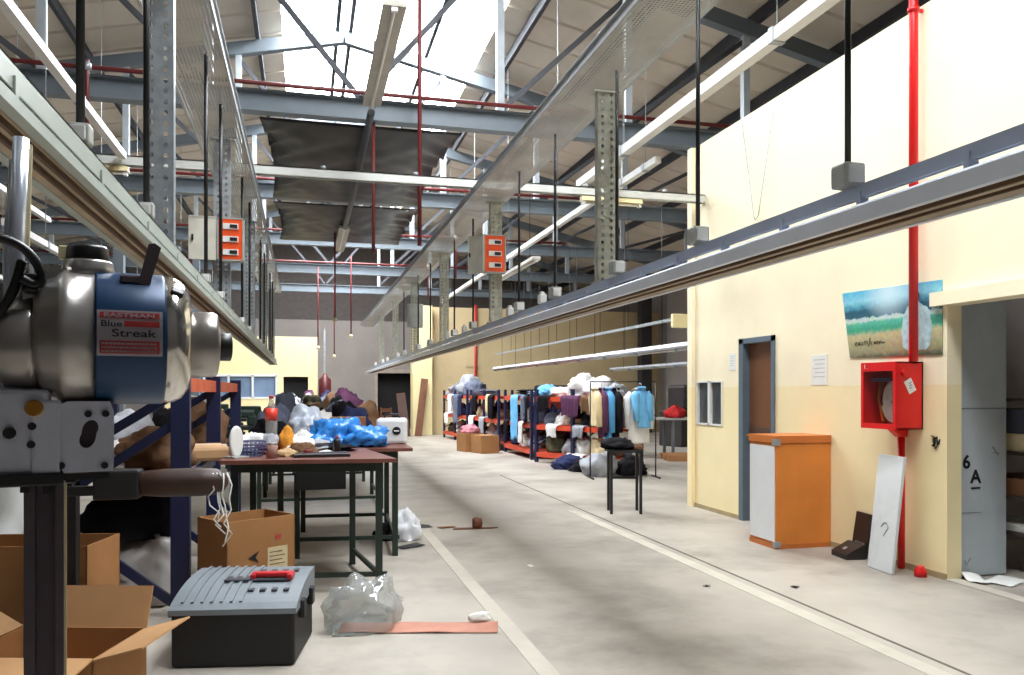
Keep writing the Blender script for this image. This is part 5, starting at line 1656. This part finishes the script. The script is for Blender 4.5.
# brackets below
m = MB(); m.box((lx(16), 0, lz(430)), (58 * S, .10, 82 * S), None, .008); bk = m.build('slide_block', bracketsteel, t)
m = MB(); m.box((lx(47), -.045, lz(436)), (24 * S, .02, 72 * S), None, .004); m.build('slide_plate', bracketsteel, t)
def keyhole_plate(x0, x1, z0, z1, y0, y1):
    m = MB()
    cx, cz = (x0 + x1) / 2 + .004, (z0 + z1) / 2 + .004
    n = 24
    outer, inner = [], []
    for k in range(n):
        g = 2 * PI * k / n
        c_, s_ = math.cos(g), math.sin(g)
        q = min((x1 - cx) / c_ if c_ > 1e-6 else ((x0 - cx) / c_ if c_ < -1e-6 else 9), (z1 - cz) / s_ if s_ > 1e-6 else ((z0 - cz) / s_ if s_ < -1e-6 else 9))
        outer.append((cx + c_ * q, cz + s_ * q))
        rr = .013 + .009 * abs(s_) ** 1.5
        inner.append((cx + c_ * rr * .8 + s_ * .004, cz + s_ * rr))
    vs = []
    for y in (y0, y1):
        vs += [(a, y, b) for a, b in outer] + [(a, y, b) for a, b in inner]
    fs = []
    for k in range(n):
        k2 = (k + 1) % n
        fs += [(k, k2, n + k2, n + k), (2 * n + k, 3 * n + k, 3 * n + k2, 2 * n + k2), (n + k, n + k2, 3 * n + k2, 3 * n + k), (k, 2 * n + k, 2 * n + k2, k2)]
    m.add(vs, fs)
    return m
kp = keyhole_plate(lx(58), lx(113), lz(469), lz(401), -.05, -.04).build('keyhole_plate', bracketsteel, t)
m = MB()
for a, b in ((88, 413), (105, 413), (62, 462), (104, 463)):
    MB().lathe([(-.0535, .0055), (-.05, .0055)], 'Y', (lx(a), 0, lz(b)), 10).build('rivet', ink, kp)
m = MB(); m.box((lx(84), -.02, lz(437)), (52 * S, .03, 64 * S)); m.build('blade_guard', darksteel, t)
m = MB().lathe([(-.075, .011), (-.055, .013), (-.05, .013)], 'Y', (lx(36), 0, lz(407)), 14); m.build('brass_bolt', brass, t)
m = MB()
for a, b in ((34, 424), (33, 441)): m.lathe([(-.056, .006), (-.05, .006)], 'Y', (lx(a), 0, lz(b)), 10)
m.lathe([(-.055, .009), (-.048, .009)], 'Y', (lx(12), 0, lz(430)), 10)
m.build('bolt_hole', ink, t)
m = MB(); m.box((lx(28), -.01, lz(474)), (62 * S, .10, 12 * S), None, .003); m.bb(lx(22), lx(30), -.05, -.03, lz(486), lz(474)); m.bb(lx(44), lx(50), -.05, -.03, lz(488), lz(474)); m.bb(lx(50), lx(108), -.05, -.035, lz(476), lz(470))
m.build('clamp', black, t)
# column on the floor
m = MB(); m.bb(lx(25), lx(36), -.04, .03, .02, lz(478)); m.bb(lx(36), lx(56), -.025, .02, .02, lz(478)); m.bb(lx(56), lx(64), -.04, .03, .02, lz(478))
m.build('column', darksteel, t)
MB().bb(lx(64.3), lx(67), -.041, -.03, .02, lz(480)).build('scale_strip', mat('scale_strip', (196, 180, 140), .5), t)
MB().box((lx(44), 0, .011), (.40, .40, .022), None, .004).build('base_plate', darksteel, t)
# chrome tube with cream strip
m = MB().tube([(lx(16), -.01, lz(420)), (lx(16), -.01, lz(246)), (lx(21), -.01, lz(149))], .0115, 20); m.build('guide_tube', tubechrome, t)
m = MB().tube([(lx(9), .0, lz(420)), (lx(9), .0, lz(246)), (lx(15), .0, lz(170))], .009, 16); m.build('guide_tube', tubechrome, t)
MB().box((lx(26), .012, lz(205)), (.010, .012, 108 * S), (0, R(1.5), 0), .001).build('wooden_strip', mat('strip_cream', (196, 180, 140), .5), t)
# black cable
pts = []
ctrl = [(-18, 252), (0, 251), (18, 255), (32, 264), (42, 278), (43, 288), (36, 292), (24, 287)]
def smooth(pp, k=6):
    pp = [Vector(p) for p in pp]
    out = []
    for i in range(len(pp) - 1):
        p0, p1, p2, p3 = pp[max(i - 1, 0)], pp[i], pp[i + 1], pp[min(i + 2, len(pp) - 1)]
        for j in range(k):
            u = j / k
            out.append(.5 * ((2 * p1) + (p2 - p0) * u + (2 * p0 - 5 * p1 + 4 * p2 - p3) * u * u + (3 * p1 - p0 - 3 * p2 + p3) * u ** 3))
    return out + [pp[-1]]
m = MB().tube(smooth([(lx(a), -.06, lz(b)) for a, b in ctrl]), .0072, 10)
m.tube(smooth([(lx(24), -.05, lz(270)), (lx(18), -.055, lz(292)), (lx(8), -.06, lz(312)), (lx(-10), -.06, lz(328)), (lx(-30), -.06, lz(340))]), .0075, 10)
m.build('power_cable', rubber, t)
m = MB(); m.box((lx(32), -.03, lz(290)), (.022, .05, .03), None, .005); m.build('cable_gland', black, t)

# ------------------------------------------------------------------ daylight, camera, colour
wd = bpy.data.worlds.new('sky')
scene.world = wd
wd.use_nodes = True
bg = wd.node_tree.nodes['Background']
bg.inputs[0].default_value = (0.96, 0.98, 1.0, 1)
bg.inputs[1].default_value = 34.0

cd = bpy.data.cameras.new('camera')
cam = bpy.data.objects.new('camera', cd)
COL.objects.link(cam)
cam.location = (0, 0, 1.5)
cam.rotation_euler = (R(90), 0, -math.atan(207 / 800))
cd.sensor_width = 36
cd.lens = 36 * 800 / 1024
cd.shift_y = 54.5 / 1024
cd.clip_start = .05
cd.clip_end = 200
scene.camera = cam
vs = scene.view_settings
vs.view_transform = 'Standard'
vs.look = 'None'
vs.gamma = 1
vs.use_curve_mapping = False
vs.exposure = 0.0
